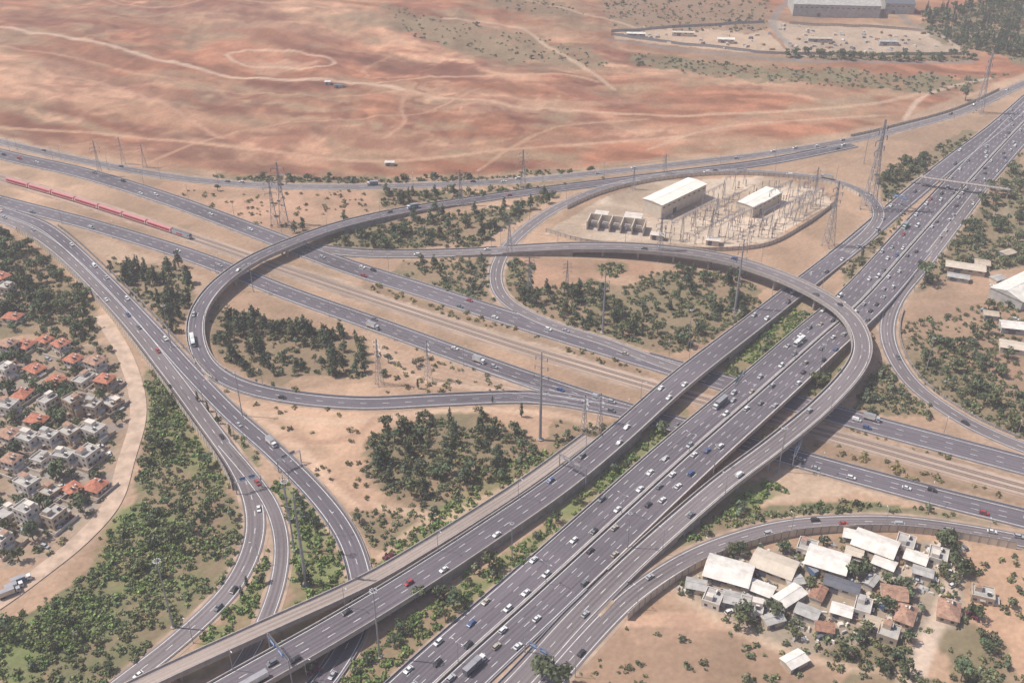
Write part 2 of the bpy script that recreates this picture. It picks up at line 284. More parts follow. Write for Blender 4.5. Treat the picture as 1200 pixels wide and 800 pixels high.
# ---------------------------------------------------------------- vegetation zones
CON='con';BRO='bro';CYP='cyp';OLI='oli'
TAN=(.40,.262,.180); BRN=(.24,.165,.11); GRN=(.15,.15,.08); GRNL=(.17,.19,.08); OLV=(.19,.155,.095); DRY=(.40,.265,.18)
VEG=[ # poly, ground colour, trees/1000m2, kinds, scrub/1000m2, name
([(165,430),(195,450),(262,545),(288,600),(286,650),(240,710),(120,808),(0,808),(0,735),(60,700),(120,655),(155,590),(168,530),(172,480)],GRN,2.2,[OLI,BRO],80,'hillside_scrub'),
([(170,440),(200,470),(250,545),(240,560),(190,540),(168,500)],GRNL,.8,[OLI],90,'green_bushes'),
([(0,740),(100,690),(140,720),(40,800),(0,800)],GRNL,.3,[OLI],95,'green_bushes'),
([(130,600),(170,590),(260,640),(230,690),(150,700),(100,680)],GRNL,1,[OLI],60,'green_bushes'),
([(248,355),(290,372),(350,380),(425,398),(440,425),(425,443),(350,440),(325,455),(285,440),(252,412)],OLV,15,[CON,CON,OLI],45,'pine_grove'),
([(428,520),(455,500),(540,485),(590,500),(632,518),(640,545),(600,570),(545,580),(520,602),(460,585),(425,555)],OLV,7,[CON,OLI,BRO],50,'mixed_grove'),
([(430,520),(470,500),(560,485),(588,495),(560,515),(500,545),(490,580),(455,575),(430,550)],OLV,9,[CON,CON,CYP],10,'pine_grove'),
([(135,325),(160,312),(205,308),(228,330),(222,372),(205,402),(172,385),(150,355)],OLV,12,[CYP,CON],45,'cypress_grove'),
([(372,270),(420,256),(500,258),(560,250),(640,228),(655,228),(600,262),(565,288),(450,292),(385,290)],OLV,7,[CON,OLI,BRO],60,'roadside_trees'),
([(470,305),(578,303),(578,352),(545,357),(500,338),(455,325)],OLV,6,[OLI,CON],55,'roadside_trees'),
([(640,335),(690,330),(745,335),(770,318),(840,318),(900,340),(880,370),(830,400),(790,415),(720,398),(650,378),(600,352)],OLV,6.5,[OLI,BRO,CON],50,'interchange_trees'),
([(590,300),(625,310),(620,345),(600,352),(590,330)],OLV,5,[OLI],45,'roadside_trees'),
([(700,310),(730,308),(740,318),(720,326),(700,322)],GRN,8,[OLI],60,'planted_circle'),
([(1030,205),(1090,175),(1130,160),(1165,150),(1060,228),(1035,240)],OLV,12,[BRO,OLI],60,'roadside_trees'),
([(985,300),(1030,280),(1060,245),(1040,285),(1010,320),(985,335)],OLV,6,[OLI],60,'roadside_trees'),
([(1070,395),(1110,398),(1150,420),(1200,480),(1200,515),(1140,490),(1080,452),(1050,410)],OLV,8,[OLI,BRO],60,'roadside_scrub'),
([(1010,440),(1045,420),(1075,465),(1100,490),(1040,490),(1000,478)],OLV,9,[OLI],60,'roadside_scrub'),
([(840,440),(880,385),(945,345),(975,345),(935,400),(870,450)],GRNL,5,[OLI],80,'median_scrub'),
([(900,470),(930,440),(975,400),(995,420),(960,465),(930,480)],GRN,7,[OLI,BRO],60,'roadside_scrub'),
([(390,808),(430,760),(520,695),(620,622),(700,552),(790,470),(815,500),(740,580),(640,665),(540,745),(460,808)],GRNL,6,[OLI,BRO],85,'median_scrub'),
([(1085,270),(1200,175),(1200,310),(1150,320),(1100,330),(1070,345),(1080,300)],OLV,8,[BRO,OLI],50,'roadside_trees'),
([(-60,262),(0,270),(55,300),(110,350),(125,395),(95,405),(50,395),(0,400),(-80,395)],OLV,14,[BRO,OLI,BRO],45,'village_trees'),
([(-60,405),(0,405),(150,405),(150,440),(60,500),(0,500),(-60,490)],(.28,.22,.16),9,[BRO,OLI],25,'village_gardens'),
([(60,440),(150,440),(150,500),(100,640),(0,670),(-60,560),(-20,500)],(.33,.26,.20),7.5,[BRO,OLI],20,'village_gardens'),
([(1080,15),(1200,-5),(1290,-10),(1290,50),(1200,72),(1140,60),(1085,40)],OLV,10,[BRO,CYP],35,'distant_trees'),
([(920,65),(1000,68),(1145,66),(1145,70),(1000,73),(920,69)],OLV,14,[BRO],30,'tree_row'),
([(250,205),(420,208),(560,208),(700,196),(700,203),(560,214),(420,217),(250,214)],OLV,6,[OLI],60,'roadside_scrub'),
([(440,225),(560,222),(700,212),(800,200),(800,205),(650,222),(520,236),(450,244)],OLV,7,[OLI,CON],55,'roadside_scrub'),
([(800,622),(880,600),(960,585),(1020,590),(1100,597),(1200,615),(1200,622),(1080,604),(960,606),(860,622),(800,645)],GRN,5,[OLI],60,'roadside_scrub'),
([(790,600),(850,575),(900,560),(930,575),(870,605),(800,640),(750,665)],GRNL,6,[OLI],70,'roadside_scrub'),
([(860,700),(905,697),(935,715),(930,735),(880,735)],OLV,12,[BRO],40,'yard_trees'),
([(960,735),(1050,740),(1075,765),(1050,790),(970,780)],OLV,11,[BRO,OLI],50,'yard_trees'),
([(1095,740),(1140,730),(1180,760),(1200,808),(1120,808)],OLV,9,[BRO,OLI],50,'yard_trees'),
([(790,690),(850,650),(1000,630),(1130,640),(1130,740),(1040,750),(950,770),(850,730)],(.31,.25,.19),6.5,[BRO,OLI],22,'yard_trees'),
([(680,740),(860,735),(960,780),(1000,808),(660,808)],(.32,.21,.145),.3,[OLI],9,'dry_scrub'),
([(1000,790),(1060,780),(1120,808),(980,808)],OLV,6,[BRO,OLI],40,'yard_trees'),
([(1130,650),(1200,645),(1200,730),(1140,730)],(.44,.28,.19),1.6,[OLI,BRO],14,'dry_scrub'),
([(680,705),(745,690),(750,715),(690,740),(650,790),(640,800),(630,775)],OLV,9,[BRO,OLI],60,'roadside_scrub'),
([(545,800),(590,765),(600,775),(560,805)],GRNL,1,[OLI],60,'roadside_scrub'),
([(305,570),(345,560),(395,610),(410,660),(405,690),(350,715),(335,640)],GRNL,4,[OLI,CYP],75,'roadside_scrub'),
([(310,720),(400,685),(410,700),(380,740),(320,770),(290,800)],GRNL,2,[OLI],70,'roadside_scrub'),
([(298,660),(325,640),(320,700),(290,750),(240,790),(200,800),(265,720)],GRNL,3,[OLI,CYP],65,'roadside_scrub'),
([(430,665),(500,605),(600,543),(655,528),(600,590),(500,650),(440,690)],GRNL,2,[OLI],70,'roadside_scrub'),
([(400,600),(470,590),(520,602),(500,625),(440,650),(425,640)],OLV,2,[OLI],30,'roadside_scrub'),
([(235,465),(300,505),(400,600),(412,640),(395,625),(330,545),(250,485)],GRN,3,[OLI],40,'roadside_scrub'),
([(40,270),(120,325),(200,410),(300,520),(310,545),(280,530),(190,420),(100,320)],GRN,2,[OLI],40,'roadside_scrub'),
([(120,300),(200,335),(230,345),(150,320)],OLV,1,[OLI],30,'roadside_scrub'),
([(650,490),(720,500),(700,520),(640,535)],OLV,1.5,[OLI],20,'roadside_scrub'),
([(430,328),(560,362),(700,405),(770,432),(755,440),(600,392),(430,342)],BRN,.0,[OLI],26,'dry_scrub'),
([(840,455),(1000,505),(1200,560),(1200,575),(1000,520),(850,478)],BRN,.0,[OLI],20,'dry_scrub'),
([(880,480),(1000,515),(1200,572),(1200,595),(1000,547),(890,515)],BRN,.0,[OLI],24,'dry_scrub'),
([(960,400),(1200,345),(1200,480),(1150,430),(1090,400)],(.31,.205,.14),3.6,[OLI,BRO],26,'dry_scrub'),
([(230,430),(420,482),(640,478),(720,490),(640,560),(520,640),(430,660),(330,540)],DRY,.12,[OLI],5,'sparse_scrub'),
([(180,222),(420,222),(440,245),(320,270),(230,245)],DRY,.2,[OLI],8,'sparse_scrub'),
([(430,385),(640,458),(640,470),(460,470),(440,430)],DRY,.6,[OLI,CON],12,'sparse_scrub'),
([(740,66),(900,78),(1130,90),(1190,85),(1100,112),(900,98),(740,80)],OLV,1.0,[OLI],9,'field_scrub'),
([(440,15),(560,35),(680,55),(720,85),(600,75),(500,55)],(.23,.165,.105),.15,[OLI],4,'field_scrub'),
([(560,0),(640,5),(700,25),(600,20)],(.22,.145,.095),.15,[OLI],5,'field_scrub'),
([(700,0),(900,0),(900,40),(720,40)],(.24,.16,.11),.8,[OLI],6,'field_scrub'),
]
FCOL=[
([(640,275),(700,235),(760,212),(900,208),(965,222),(975,240),(900,285),(840,290),(690,282)],(.56,.445,.35),2),
([(240,455),(280,470),(420,482),(640,478),(720,488),(640,545),(590,500),(455,500),(425,545),(520,605),(470,645),(380,570),(300,500)],(.47,.30,.205),5),
([(30,240),(250,330),(240,345),(100,295),(20,262)],(.47,.33,.235),3),
([(310,300),(560,378),(780,448),(780,470),(700,445),(560,398),(310,318)],(.46,.345,.26),2),
([(840,600),(1000,575),(1120,600),(1200,620),(1200,600),(1000,560),(900,548)],(.48,.345,.25),4),
([(700,735),(760,705),(900,740),(1000,800),(700,808),(660,800)],(.33,.21,.14),4),
([(720,725),(860,715),(900,745),(750,760)],(.48,.30,.21),4),
([(780,690),(850,650),(960,640),(1130,640),(1130,740),(950,760),(830,720)],(.38,.30,.235),4),
([(1090,640),(1140,640),(1120,700),(1080,800),(1050,800),(1100,700)],(.51,.39,.30),2),
([(1130,650),(1200,645),(1200,800),(1150,740),(1130,710)],(.45,.28,.185),4),
([(1060,300),(1200,240),(1200,420),(1100,390),(1070,360)],(.38,.25,.175),4),
([(1155,250),(1200,235),(1200,285),(1165,280)],(.51,.39,.29),2),
([(600,300),(760,305),(770,318),(690,330),(640,335),(610,325)],(.39,.23,.155),3),
([(190,210),(420,222),(440,240),(320,270),(180,222)],(.45,.275,.19),3),
([(1090,395),(1160,400),(1200,440),(1160,440),(1100,415)],(.41,.24,.16),4),
([(720,36),(830,30),(900,40),(930,70),(1120,68),(1000,72),(720,50)],(.44,.32,.235),2),
([(900,28),(1100,35),(1130,62),(930,68)],(.42,.32,.245),2),
]
# ---------------------------------------------------------------- ground sheet
def axis(segs):
    o=[]
    for a,b,st in segs: o+=list(np.arange(a,b,st))
    return np.array(o)
g=[1500*1.12**i for i in range(26)]
xs=np.r_[-np.array([1000*1.2**i for i in range(18)])[::-1],axis([(-996,-480,4),(-480,480,2),(480,1000,4)]),np.array([1000*1.2**i for i in range(18)])]
ys=np.r_[[-20000,-8000,-3000,-1200,-400,-100,40],axis([(100,700,2),(700,1500,3)]),g]
GX,GY=np.meshgrid(xs,ys); X=GX.ravel(); Y=GY.ravel()
Z=relief(X,Y)
Yc=np.maximum(Y,60.); U,Vv=inv(X,Yc)
w1=(fbm(X/22,Y/22,4)-.5); w2=(fbm(X/22+50,Y/22+70,4)-.5)
n_big=fbm(X/90,Y/90,5); n_med=fbm(X/14+9,Y/14,4); n_f=rng.random(len(X))
C=np.array(TAN)[None,:]*(.66+.68*n_big)[:,None]*np.ones((len(X),3))
L=np.interp(U,LU,LV); fm=sstep(-2,4,L-Vv+w1*10)[:,None]
st=fbm(X/230+Y/900,Y/60+X/160,5); st2=fbm(X/70+4,Y/45+X/90+3,5); bg=fbm(X/260+8,Y/260+1,4); st3=fbm(X/55+Y/60,Y/16+X/60+12*bg,5); st4=fbm(X/110+44,Y/80+90,5)
c_red=np.array((.335,.150,.090)); c_tan=np.array((.43,.245,.160)); c_dk=np.array((.185,.076,.052)); c_ol=np.array((.225,.158,.102))
fc=c_red[None]+(c_tan-c_red)[None]*sstep(.40,.66,st)[:,None]
fc=fc+(c_dk-fc)*(sstep(.50,.66,st2)*sstep(.38,.6,bg)*.7)[:,None]
fc=fc+(c_ol-fc)*(sstep(.50,.62,st4)*sstep(.35,.65,st3)*.75)[:,None]
ph=Z*1.3+st2*5; bmk=sstep(.46,.60,fbm(X/110+71,Y/110+3,3)); fc=fc+(c_dk*1.1-fc)*(sstep(.82,.99,np.sin(ph))*bmk*.6)[:,None]; fc=fc+(c_tan*1.15-fc)*(sstep(.85,.99,np.sin(ph+2))*bmk*.5)[:,None]
fc=fc*(.78+.44*sstep(.3,.7,st3))[:,None]*(.82+.36*fbm(X/9,Y/9,3))[:,None]
def ell(cu,cv,ru,rv,ang=0):
    du=U-cu+w1*90;dv=Vv-cv+w2*26; a=R_(ang); x=du*math.cos(a)+dv*math.sin(a); y=-du*math.sin(a)+dv*math.cos(a)
    return 1-sstep(.5,1.15,np.sqrt((x/ru)**2+(y/rv)**2))
for cu,cv,ru,rv,an,cc,k in [(520,90,90,8,8,c_dk,.7),(90,35,130,6,8,c_dk,.6),(250,18,130,9,3,c_dk,.65),(690,100,28,5,0,c_dk,.95),(430,165,180,10,8,(.27,.12,.08),.6),(80,110,60,10,60,(.25,.11,.075),.4),(560,58,150,14,14,c_ol,.7),(640,20,120,10,14,(.20,.14,.09),.6),(840,150,260,7,-6,c_tan,.6),(1000,120,200,8,-8,(.33,.235,.155),.6),(200,140,160,12,10,(.43,.225,.14),.5),(330,40,110,12,6,(.27,.13,.088),.5),(950,60,260,18,0,(.27,.185,.125),.7),(850,20,160,16,0,(.24,.16,.108),.6),(620,130,140,8,-4,(.44,.265,.18),.5),(330,78,60,9,4,(.42,.24,.165),.8),(480,180,260,5,-3,(.42,.24,.16),.5),(200,110,150,7,6,c_dk,.5),(700,165,120,4,-6,c_dk,.5),(330,130,100,4,12,c_dk,.6),(600,155,60,3,-8,c_dk,.6),(140,170,120,4,8,c_dk,.5),(560,185,110,3,0,(.30,.2,.13),.7)]:
    m=ell(cu,cv,ru,rv,an)*k; fc=fc+(np.array(cc)-fc)*m[:,None]
tracks=[([(0,36),(60,47),(140,62),(200,78),(270,90),(350,97),(430,103),(470,112)],4.5,(.58,.41,.31)),
([(268,66),(300,62),(350,66),(392,76),(380,85),(320,80),(275,75),(266,68)],3.2,(.54,.37,.27)),
([(430,103),(500,96),(570,93),(660,92),(700,98)],3,(.5,.31,.21)),([(520,30),(560,32),(610,38),(640,55),(680,80),(720,105)],3.5,(.50,.35,.25)),
([(600,0),(640,12),(700,24),(760,40)],3,(.46,.32,.23)),([(470,112),(600,128),(800,135),(1000,125),(1080,110)],4,(.50,.32,.22)),
([(0,150),(150,160),(300,178),(450,190),(620,175),(800,160)],3.2,(.5,.30,.2)),([(100,0),(180,12),(300,10),(420,25)],3,(.46,.27,.19)),
([(1060,140),(1080,115),(1120,100),(1160,92)],3,(.53,.39,.30)),([(0,90),(100,95),(180,120),(260,165)],2.6,(.46,.26,.18)),
([(150,200),(230,170),(330,150),(480,140),(560,110)],2.6,(.44,.25,.17)),([(480,112),(470,130),(475,150),(450,165)],2.4,(.46,.26,.18)),([(560,200),(600,175),(660,150),(760,140)],2.4,(.44,.27,.18)),([(0,60),(120,78),(240,105),(380,118),(470,114)],2.2,(.44,.25,.17)),([(760,175),(840,150),(960,140),(1040,135)],2.4,(.46,.31,.22)),
([(230,415),(262,470),(320,500),(370,545),(420,590),(480,600),(540,610)],4,(.57,.39,.28)),([(280,480),(400,495),(520,480),(640,484),(700,500)],3.5,(.55,.38,.27)),([(640,545),(560,590),(500,610),(450,650)],3.5,(.55,.38,.27)),([(330,510),(380,520),(420,510),(440,490)],3,(.36,.22,.15)),([(390,560),(440,600),(460,620)],3,(.34,.21,.145)),
([(440,400),(480,440),(560,455),(640,470)],3,(.54,.38,.28)),([(1100,640),(1125,660),(1110,700),(1085,760),(1060,810)],4.5,(.57,.44,.35)),([(800,700),(880,745),(960,775),(1060,790)],3,(.5,.36,.26)),([(850,690),(950,690),(1050,672),(1110,660)],4,(.48,.39,.31)),
([(712,50),(780,58),(900,70),(1000,74),(1140,72)],5,(.2,.18,.175)),([(925,0),(905,30),(930,60),(935,72)],5,(.22,.2,.19)),([(1040,0),(1050,12),(1068,30),(1100,40)],5,(.22,.2,.19)),
([(0,512),(60,505),(140,500)],4,(.27,.24,.23)),([(20,560),(80,555),(135,560)],4,(.27,.24,.23)),([(0,595),(60,592),(110,590)],4,(.27,.24,.23)),([(0,455),(60,462),(145,470)],4,(.27,.24,.23)),([(30,400),(28,500),(28,620)],3.5,(.3,.26,.24))]
def segdist(pts):
    d=np.full(len(X),1e9)
    q,_=catmull([P(*p) for p in pts],6)
    lo=q.min(0)-12;hi=q.max(0)+12; sel=np.where((X>lo[0])&(X<hi[0])&(Y>lo[1])&(Y<hi[1]))[0]
    for i in range(len(q)-1):
        a=q[i,:2];e=q[i+1,:2]-a; px=X[sel]-a[0];py=Y[sel]-a[1]; t=np.clip((px*e[0]+py*e[1])/(e@e+1e-9),0,1)
        d[sel]=np.minimum(d[sel],np.hypot(px-t*e[0],py-t*e[1]))
    return d
C=C*(1-fm)+fc*fm
for poly,cc,wp in FCOL:
    m=pip(poly,U+w1*wp*4,Vv+w2*wp*3); C[m]=C[m]*.15+.85*np.array(cc)*(.72+.56*n_big[m])[:,None]
for v in VEG:
    if v[1] is DRY: continue
    m=pip(v[0],U+w1*26,Vv+w2*18); t=(.45+.5*sstep(.3,.6,n_med[m]))[:,None]; C[m]=C[m]*(1-t)+t*np.array(v[1])
n_dirt=fbm(X/45+20,Y/30+60,5); dk=(sstep(.50,.64,n_dirt)*(1-fm[:,0])*.5)[:,None]; C=C*(1-dk)+dk*np.array((.25,.17,.115))
for pts,w,cc in tracks:
    d=segdist(pts)+w1*2; m=(1-sstep(w*.4,w*1.2,d))[:,None]*.7; C=C*(1-m)+m*np.array(cc)
cl=np.where((X>X0)&(X<X0+NX)&(Y>Y0)&(Y<Y0+NY),clear(X,Y),50)
m=((1-sstep(1.0,4.0,cl+w1*5))*.45)[:,None]; C=C*(1-m)+m*np.array((.40,.285,.21))
C=C*(.92+.16*n_f)[:,None]*(.82+.36*n_med)[:,None]
far=Y>1600; C[far]=C[far]*.6+.4*np.array((.34,.24,.17))
nx,ny=len(xs),len(ys); I=np.arange(nx*ny).reshape(ny,nx)
Q=np.stack([I[:-1,:-1],I[:-1,1:],I[1:,1:],I[1:,:-1]],-1).reshape(-1,4)
gm=mat('earth',(0,0,0),1.0,.10,.5,0,.05,.25,attr=True)
go=bpy.data.objects.new('ground',quads_mesh('ground',np.c_[X,Y,Z-.02],Q,C,gm)); scene.collection.objects.link(go)
go.data.polygons.foreach_set('use_smooth',np.ones(len(Q),bool))
# ---------------------------------------------------------------- tree library (quads only)
def leafcloud(blobs,n,size,rg,tone):
    V=[];C=[]
    w=np.array([b[3]**2 for b in blobs]); w=w/w.sum(); idx=rg.choice(len(blobs),n,p=w)
    bt=[rg.uniform(.65,1.35) for _ in blobs]
    for i in idx:
        cx,cy,cz,r,fz=blobs[i]; d=rg.normal(size=3); d/=np.linalg.norm(d); 
        if d[2]<-.4: d[2]*=-.5
        rr=r*rg.uniform(.55,1.08); p=np.array([cx,cy,cz])+d*rr*np.array([1,1,fz])
        nrm=d*1.1+rg.normal(size=3)*.55+np.array([0,0,.3]); nrm/=np.linalg.norm(nrm)
        a=np.cross(nrm,rg.normal(size=3)); a/=np.linalg.norm(a)+1e-9; b=np.cross(nrm,a); s=size*rg.uniform(.6,1.35)
        V+=[p+a*s,p+b*s*.8+nrm*s*.15,p-a*s*.9,p-b*s*.7]; C+=[np.array(tone)*bt[i]*rg.uniform(.75,1.25)]*4
    return V,C
def wood(path,rad,V,C,Q,n=5):
    for (p0,p1),(r0,r1) in zip(zip(path[:-1],path[1:]),zip(rad[:-1],rad[1:])):
        b=len(V)
        for p,r in((p0,r0),(p1,r1)):
            for i in range(n): V.append(np.array([p[0]+r*math.cos(6.283*i/n),p[1]+r*math.sin(6.283*i/n),p[2]])); C.append(np.array([.16,.115,.085]))
        for i in range(n): Q.append([b+i,b+(i+1)%n,b+n+(i+1)%n,b+n+i])
def tree(kind,seed):
    rg=np.random.default_rng(seed); V=[];C=[];Q=[]
    if kind==BRO: h=7.5;n=210;size=.58;tone=(.108,.128,.068); blobs=[(rg.uniform(-2,2),rg.uniform(-2,2),rg.uniform(3.6,6.4),rg.uniform(1.3,2.1),.8) for _ in range(7)]
    if kind==OLI: h=4.5;n=150;size=.48;tone=(.132,.148,.092); blobs=[(rg.uniform(-1.6,1.6),rg.uniform(-1.6,1.6),rg.uniform(1.9,3.5),rg.uniform(.9,1.5),.8) for _ in range(6)]
    if kind==CON: h=10;n=250;size=.54;tone=(.088,.106,.062); blobs=[(rg.uniform(-1,1)*(1.5-.1*i),rg.uniform(-1,1)*(1.5-.1*i),2.6+i*.85,2.2-.18*i+rg.uniform(-.3,.3),.75) for i in range(9)]
    if kind==CYP: h=11;n=210;size=.43;tone=(.068,.086,.052); blobs=[(rg.uniform(-.25,.25),rg.uniform(-.25,.25),1.6+i*1.0,[1.0,1.25,1.3,1.25,1.15,1.0,.85,.65,.45][i],1.0) for i in range(9)]
    if kind=='bush': n=38;size=.43;tone=(.132,.147,.082); blobs=[(rg.uniform(-.9,.9),rg.uniform(-.9,.9),rg.uniform(.3,.8),rg.uniform(.5,1.0),.8) for _ in range(4)]
    if kind!='bush':
        top=h*.72; wood([(0,0,-.3),(rg.uniform(-.15,.15),.1,top*.4),(rg.uniform(-.3,.3),0,top)],[.3,.2,.07],V,C,Q)
        for k in range(4):
            bl=blobs[rg.integers(len(blobs))]; wood([(0,0,top*rg.uniform(.3,.6)),(bl[0]*.8,bl[1]*.8,bl[2])],[.13,.04],V,C,Q,4)
    lv,lc=leafcloud(blobs,n,size,rg,tone); b=len(V); V+=lv; C+=lc; Q+=[[b+4*i,b+4*i+1,b+4*i+2,b+4*i+3] for i in range(len(lv)//4)]
    return np.array(V),np.array(Q),np.array(C)
LIB={k:[tree(k,100*j+hash_) for j in range(4)] for k,hash_ in((BRO,1),(OLI,2),(CON,3),(CYP,4),('bush',5))}
def scatter(poly,dens,kinds,smin,smax,mind,tints):
    wp=[P(a,b)[:2] for a,b in poly]; a=np.array(wp); lo=a.min(0);hi=a.max(0); area=(hi[0]-lo[0])*(hi[1]-lo[1])
    n=int(dens*area/1000)
    if n<1: return [],[],[]
    x=rng.uniform(lo[0],hi[0],n);y=rng.uniform(lo[1],hi[1],n); jx=(fbm(x/12,y/12,3)-.5)*14; jy=(fbm(x/12+40,y/12+9,3)-.5)*14
    k=pip(wp,x+jx,y+jy)&(clear(x,y)>mind)&(fbm(x/13+5,y/13+5,2)>rng.uniform(.22,.48,n))
    x,y=x[k],y[k]; z=relief(x,y); Vs=[];Qs=[];Cs=[];off=0; tz=.75+.5*fbm(x/18+3,y/18,2)
    for i in range(len(x)):
        V,Q,C=LIB[kinds[rng.integers(len(kinds))]][rng.integers(4)]; s=rng.uniform(smin,smax); an=rng.uniform(0,6.28); ca,sa=math.cos(an),math.sin(an)
        sz=s*rng.uniform(.8,1.25); W=np.c_[(V[:,0]*ca-V[:,1]*sa)*s+x[i],(V[:,0]*sa+V[:,1]*ca)*s+y[i],V[:,2]*sz+z[i]]
        t=tints[rng.integers(len(tints))]; Vs.append(W);Qs.append(Q+off);Cs.append(C*np.array(t)*rng.uniform(.8,1.25)*tz[i]); off+=len(V)
    return Vs,Qs,Cs
cnt=0
def grow():
    global cnt
    for v in VEG:
        poly,gc,td,kinds,sd,name=v
        A=scatter(poly,td*2.0,kinds,.65,1.25,2.8,[(1,1,1),(1.2,1.1,1.0),(.9,1,1)])
        tn=[(1.15,1.42,.85),(1.0,1.3,.8),(1.3,1.45,.9)] if gc==GRNL else [(1,1.15,.95),(1.25,1.25,1),(1.3,1.2,1.05)] if gc==GRN else [(1,1,1),(1.35,1.15,1.05),(.95,1,.9)] if gc not in(BRN,DRY) else [(1.8,1.3,1.1),(1.4,1.15,.95)]
        B_=scatter(poly,sd*2.2,['bush'],.55,1.5,1.3,tn)
        off=sum(len(a) for a in A[0]); Vs=A[0]+B_[0]
        if not Vs: continue
        Qs=A[1]+[q+off for q in B_[1]]; Cs=A[2]+B_[2]; cnt+=len(Vs)
        o=bpy.data.objects.new(name,quads_mesh(name,np.concatenate(Vs),np.concatenate(Qs),np.concatenate(Cs),FOL)); scene.collection.objects.link(o)
# ---------------------------------------------------------------- vehicles
def paint(n,c): return mat('car_paint_'+n,c,.35,.03,1,0,.5)
PC={'white':(.70,.69,.68),'silver':(.40,.40,.42),'black':(.035,.035,.04),'grey':(.16,.165,.18),'red':(.38,.05,.05),'blue':(.06,.11,.27),'beige':(.42,.37,.30)}
def wheels(b,xs_,hy,r=.33,w=.24):
    for x in xs_:
        for sgn in(-1,1): b.cyl((x,sgn*hy-w/2,r),(x,sgn*hy+w/2,r),r,r,TYRE,8)
def car_mesh(kind,cn):
    b=MB(); p=paint(cn,PC[cn])
    if kind=='sedan': prof=[(-2.2,.3),(-2.25,.7),(-2.15,.95),(-1.5,1.0),(1.0,.95),(1.9,.82),(2.2,.68),(2.22,.3)]; base=(-1.75,1.05); rf=(-1.15,.35); rz=1.45
    elif kind=='suv': prof=[(-2.2,.35),(-2.25,.8),(-2.2,1.05),(-1.9,1.08),(1.1,1.05),(2.0,.95),(2.2,.8),(2.22,.35)]; base=(-2.15,1.15); rf=(-1.85,.5); rz=1.72
    else: prof=[(-2.5,.35),(-2.55,.9),(-2.5,1.15),(-2.3,1.2),(1.6,1.15),(2.3,1.0),(2.5,.8),(2.5,.35)]; base=(-2.5,1.8); rf=(-2.45,1.1); rz=2.05
    w=.88
    for i in range(len(prof)-1):
        (x0,z0),(x1,z1)=prof[i],prof[i+1]; b.face([(x0,-w,z0),(x0,w,z0),(x1,w,z1),(x1,-w,z1)],p)
    b.face([(x,-w,z) for x,z in prof][::-1],p); b.face([(x,w,z) for x,z in prof],p); b.face([(prof[0][0],-w,.3),(prof[-1][0],-w,.3),(prof[-1][0],w,.3),(prof[0][0],w,.3)],TYRE)
    zb=prof[3][1]-.02; wb=.82; wt=.66
    B0=[(base[0],-wb,zb),(base[1],-wb,zb),(base[1],wb,zb),(base[0],wb,zb)]; T=[(rf[0],-wt,rz),(rf[1],-wt,rz),(rf[1],wt,rz),(rf[0],wt,rz)]
    for i in range(4): b.face([B0[i],B0[(i+1)%4],T[(i+1)%4],T[i]],DARKG if not(kind=='van' and i!=1) else p)
    b.face(T,p)
    for sgn in(-1,1):
        b.box((2.18,sgn*.62,.66),(.1,.32,.14),LAMP); b.box((-2.2,sgn*.66,.8),(.12,.25,.14),mat('tail_light',(.4,.03,.03),.4)); b.box((.8,sgn*.96,1.0),(.18,.16,.12),p)
    wheels(b,(-1.35,1.35),.8); return b.mesh('car_body')
def truck_mesh(boxm,cab,L=8.,semi=False):
    b=MB(); x0=-L/2
    b.box((x0+L-1.1,0,1.55),(2.1,2.3,2.3),cab,0,None,(.86,.94)); b.box((x0+L-.12,0,2.0),(.12,2.0,.75),DARKG)
    for sg in(-1,1): b.box((x0+L-.9,sg*1.16,2.0),(.8,.06,.6),DARKG); b.box((x0+L-.02,sg*.85,.8),(.1,.35,.2),LAMP)
    bl=L-2.6; b.box((x0+bl/2,0,2.35),(bl,2.5,2.6),boxm); b.box((x0+L/2-.4,0,.85),(L-1,1.0,.35),DGREY)
    for zz in(1.1,3.6): b.box((x0+bl/2,0,zz),(bl+.08,2.58,.12),STEEL)
    wheels(b,[x0+1.2,x0+2.4,x0+L-1.6]+([x0+3.6,x0+L-4] if semi else []),1.05,.5,.35); return b.mesh('truck_body')
def bus_mesh(c):
    b=MB(); b.box((0,0,1.7),(12,2.5,2.6),c,0,None,(.985,.93))
    for sg in(-1,1):
        for i in range(8): b.box((-5+i*1.35,sg*1.24,2.0),(1.15,.06,.9),DARKG)
    b.box((6.0,0,1.9),(.08,2.1,1.3),DARKG); b.box((-6,0,2.2),(.08,1.9,.7),DARKG); b.box((-1,0,3.1),(3,1.6,.25),LAMP); wheels(b,[-3.6,-2.4,3.8],1.1,.5,.35); return b.mesh('bus_body')
CM=[]
for kd,wt in(('sedan',5),('suv',4),('van',1)):
    for cn,w2_ in(('white',6.5),('silver',4),('black',2.4),('grey',2.6),('red',.8),('blue',.6),('beige',.5)):
        if kd=='van' and cn not in('white','silver'): continue
        CM.append((car_mesh(kd,cn),wt*w2_))
cw=np.array([c[1] for c in CM]); cw=cw/cw.sum()
TM=[truck_mesh(WHITE,paint('white',PC['white'])),truck_mesh(WHITE,paint('silver',PC['silver']),9),truck_mesh(mat('green_tarpaulin',(.07,.24,.18),.7),paint('white',PC['white']),8.5),truck_mesh(WHITE,paint('white',PC['white']),14,True),truck_mesh(CREAM,paint('silver',PC['silver']),10),truck_mesh(DGREY,paint('white',PC['white']),12,True),truck_mesh(WHITE,paint('white',PC['white']),8),truck_mesh(mat('blue_container',(.09,.16,.28),.6),paint('white',PC['white']),9)]
BM=[bus_mesh(paint('white',PC['white']))]
placed=[]
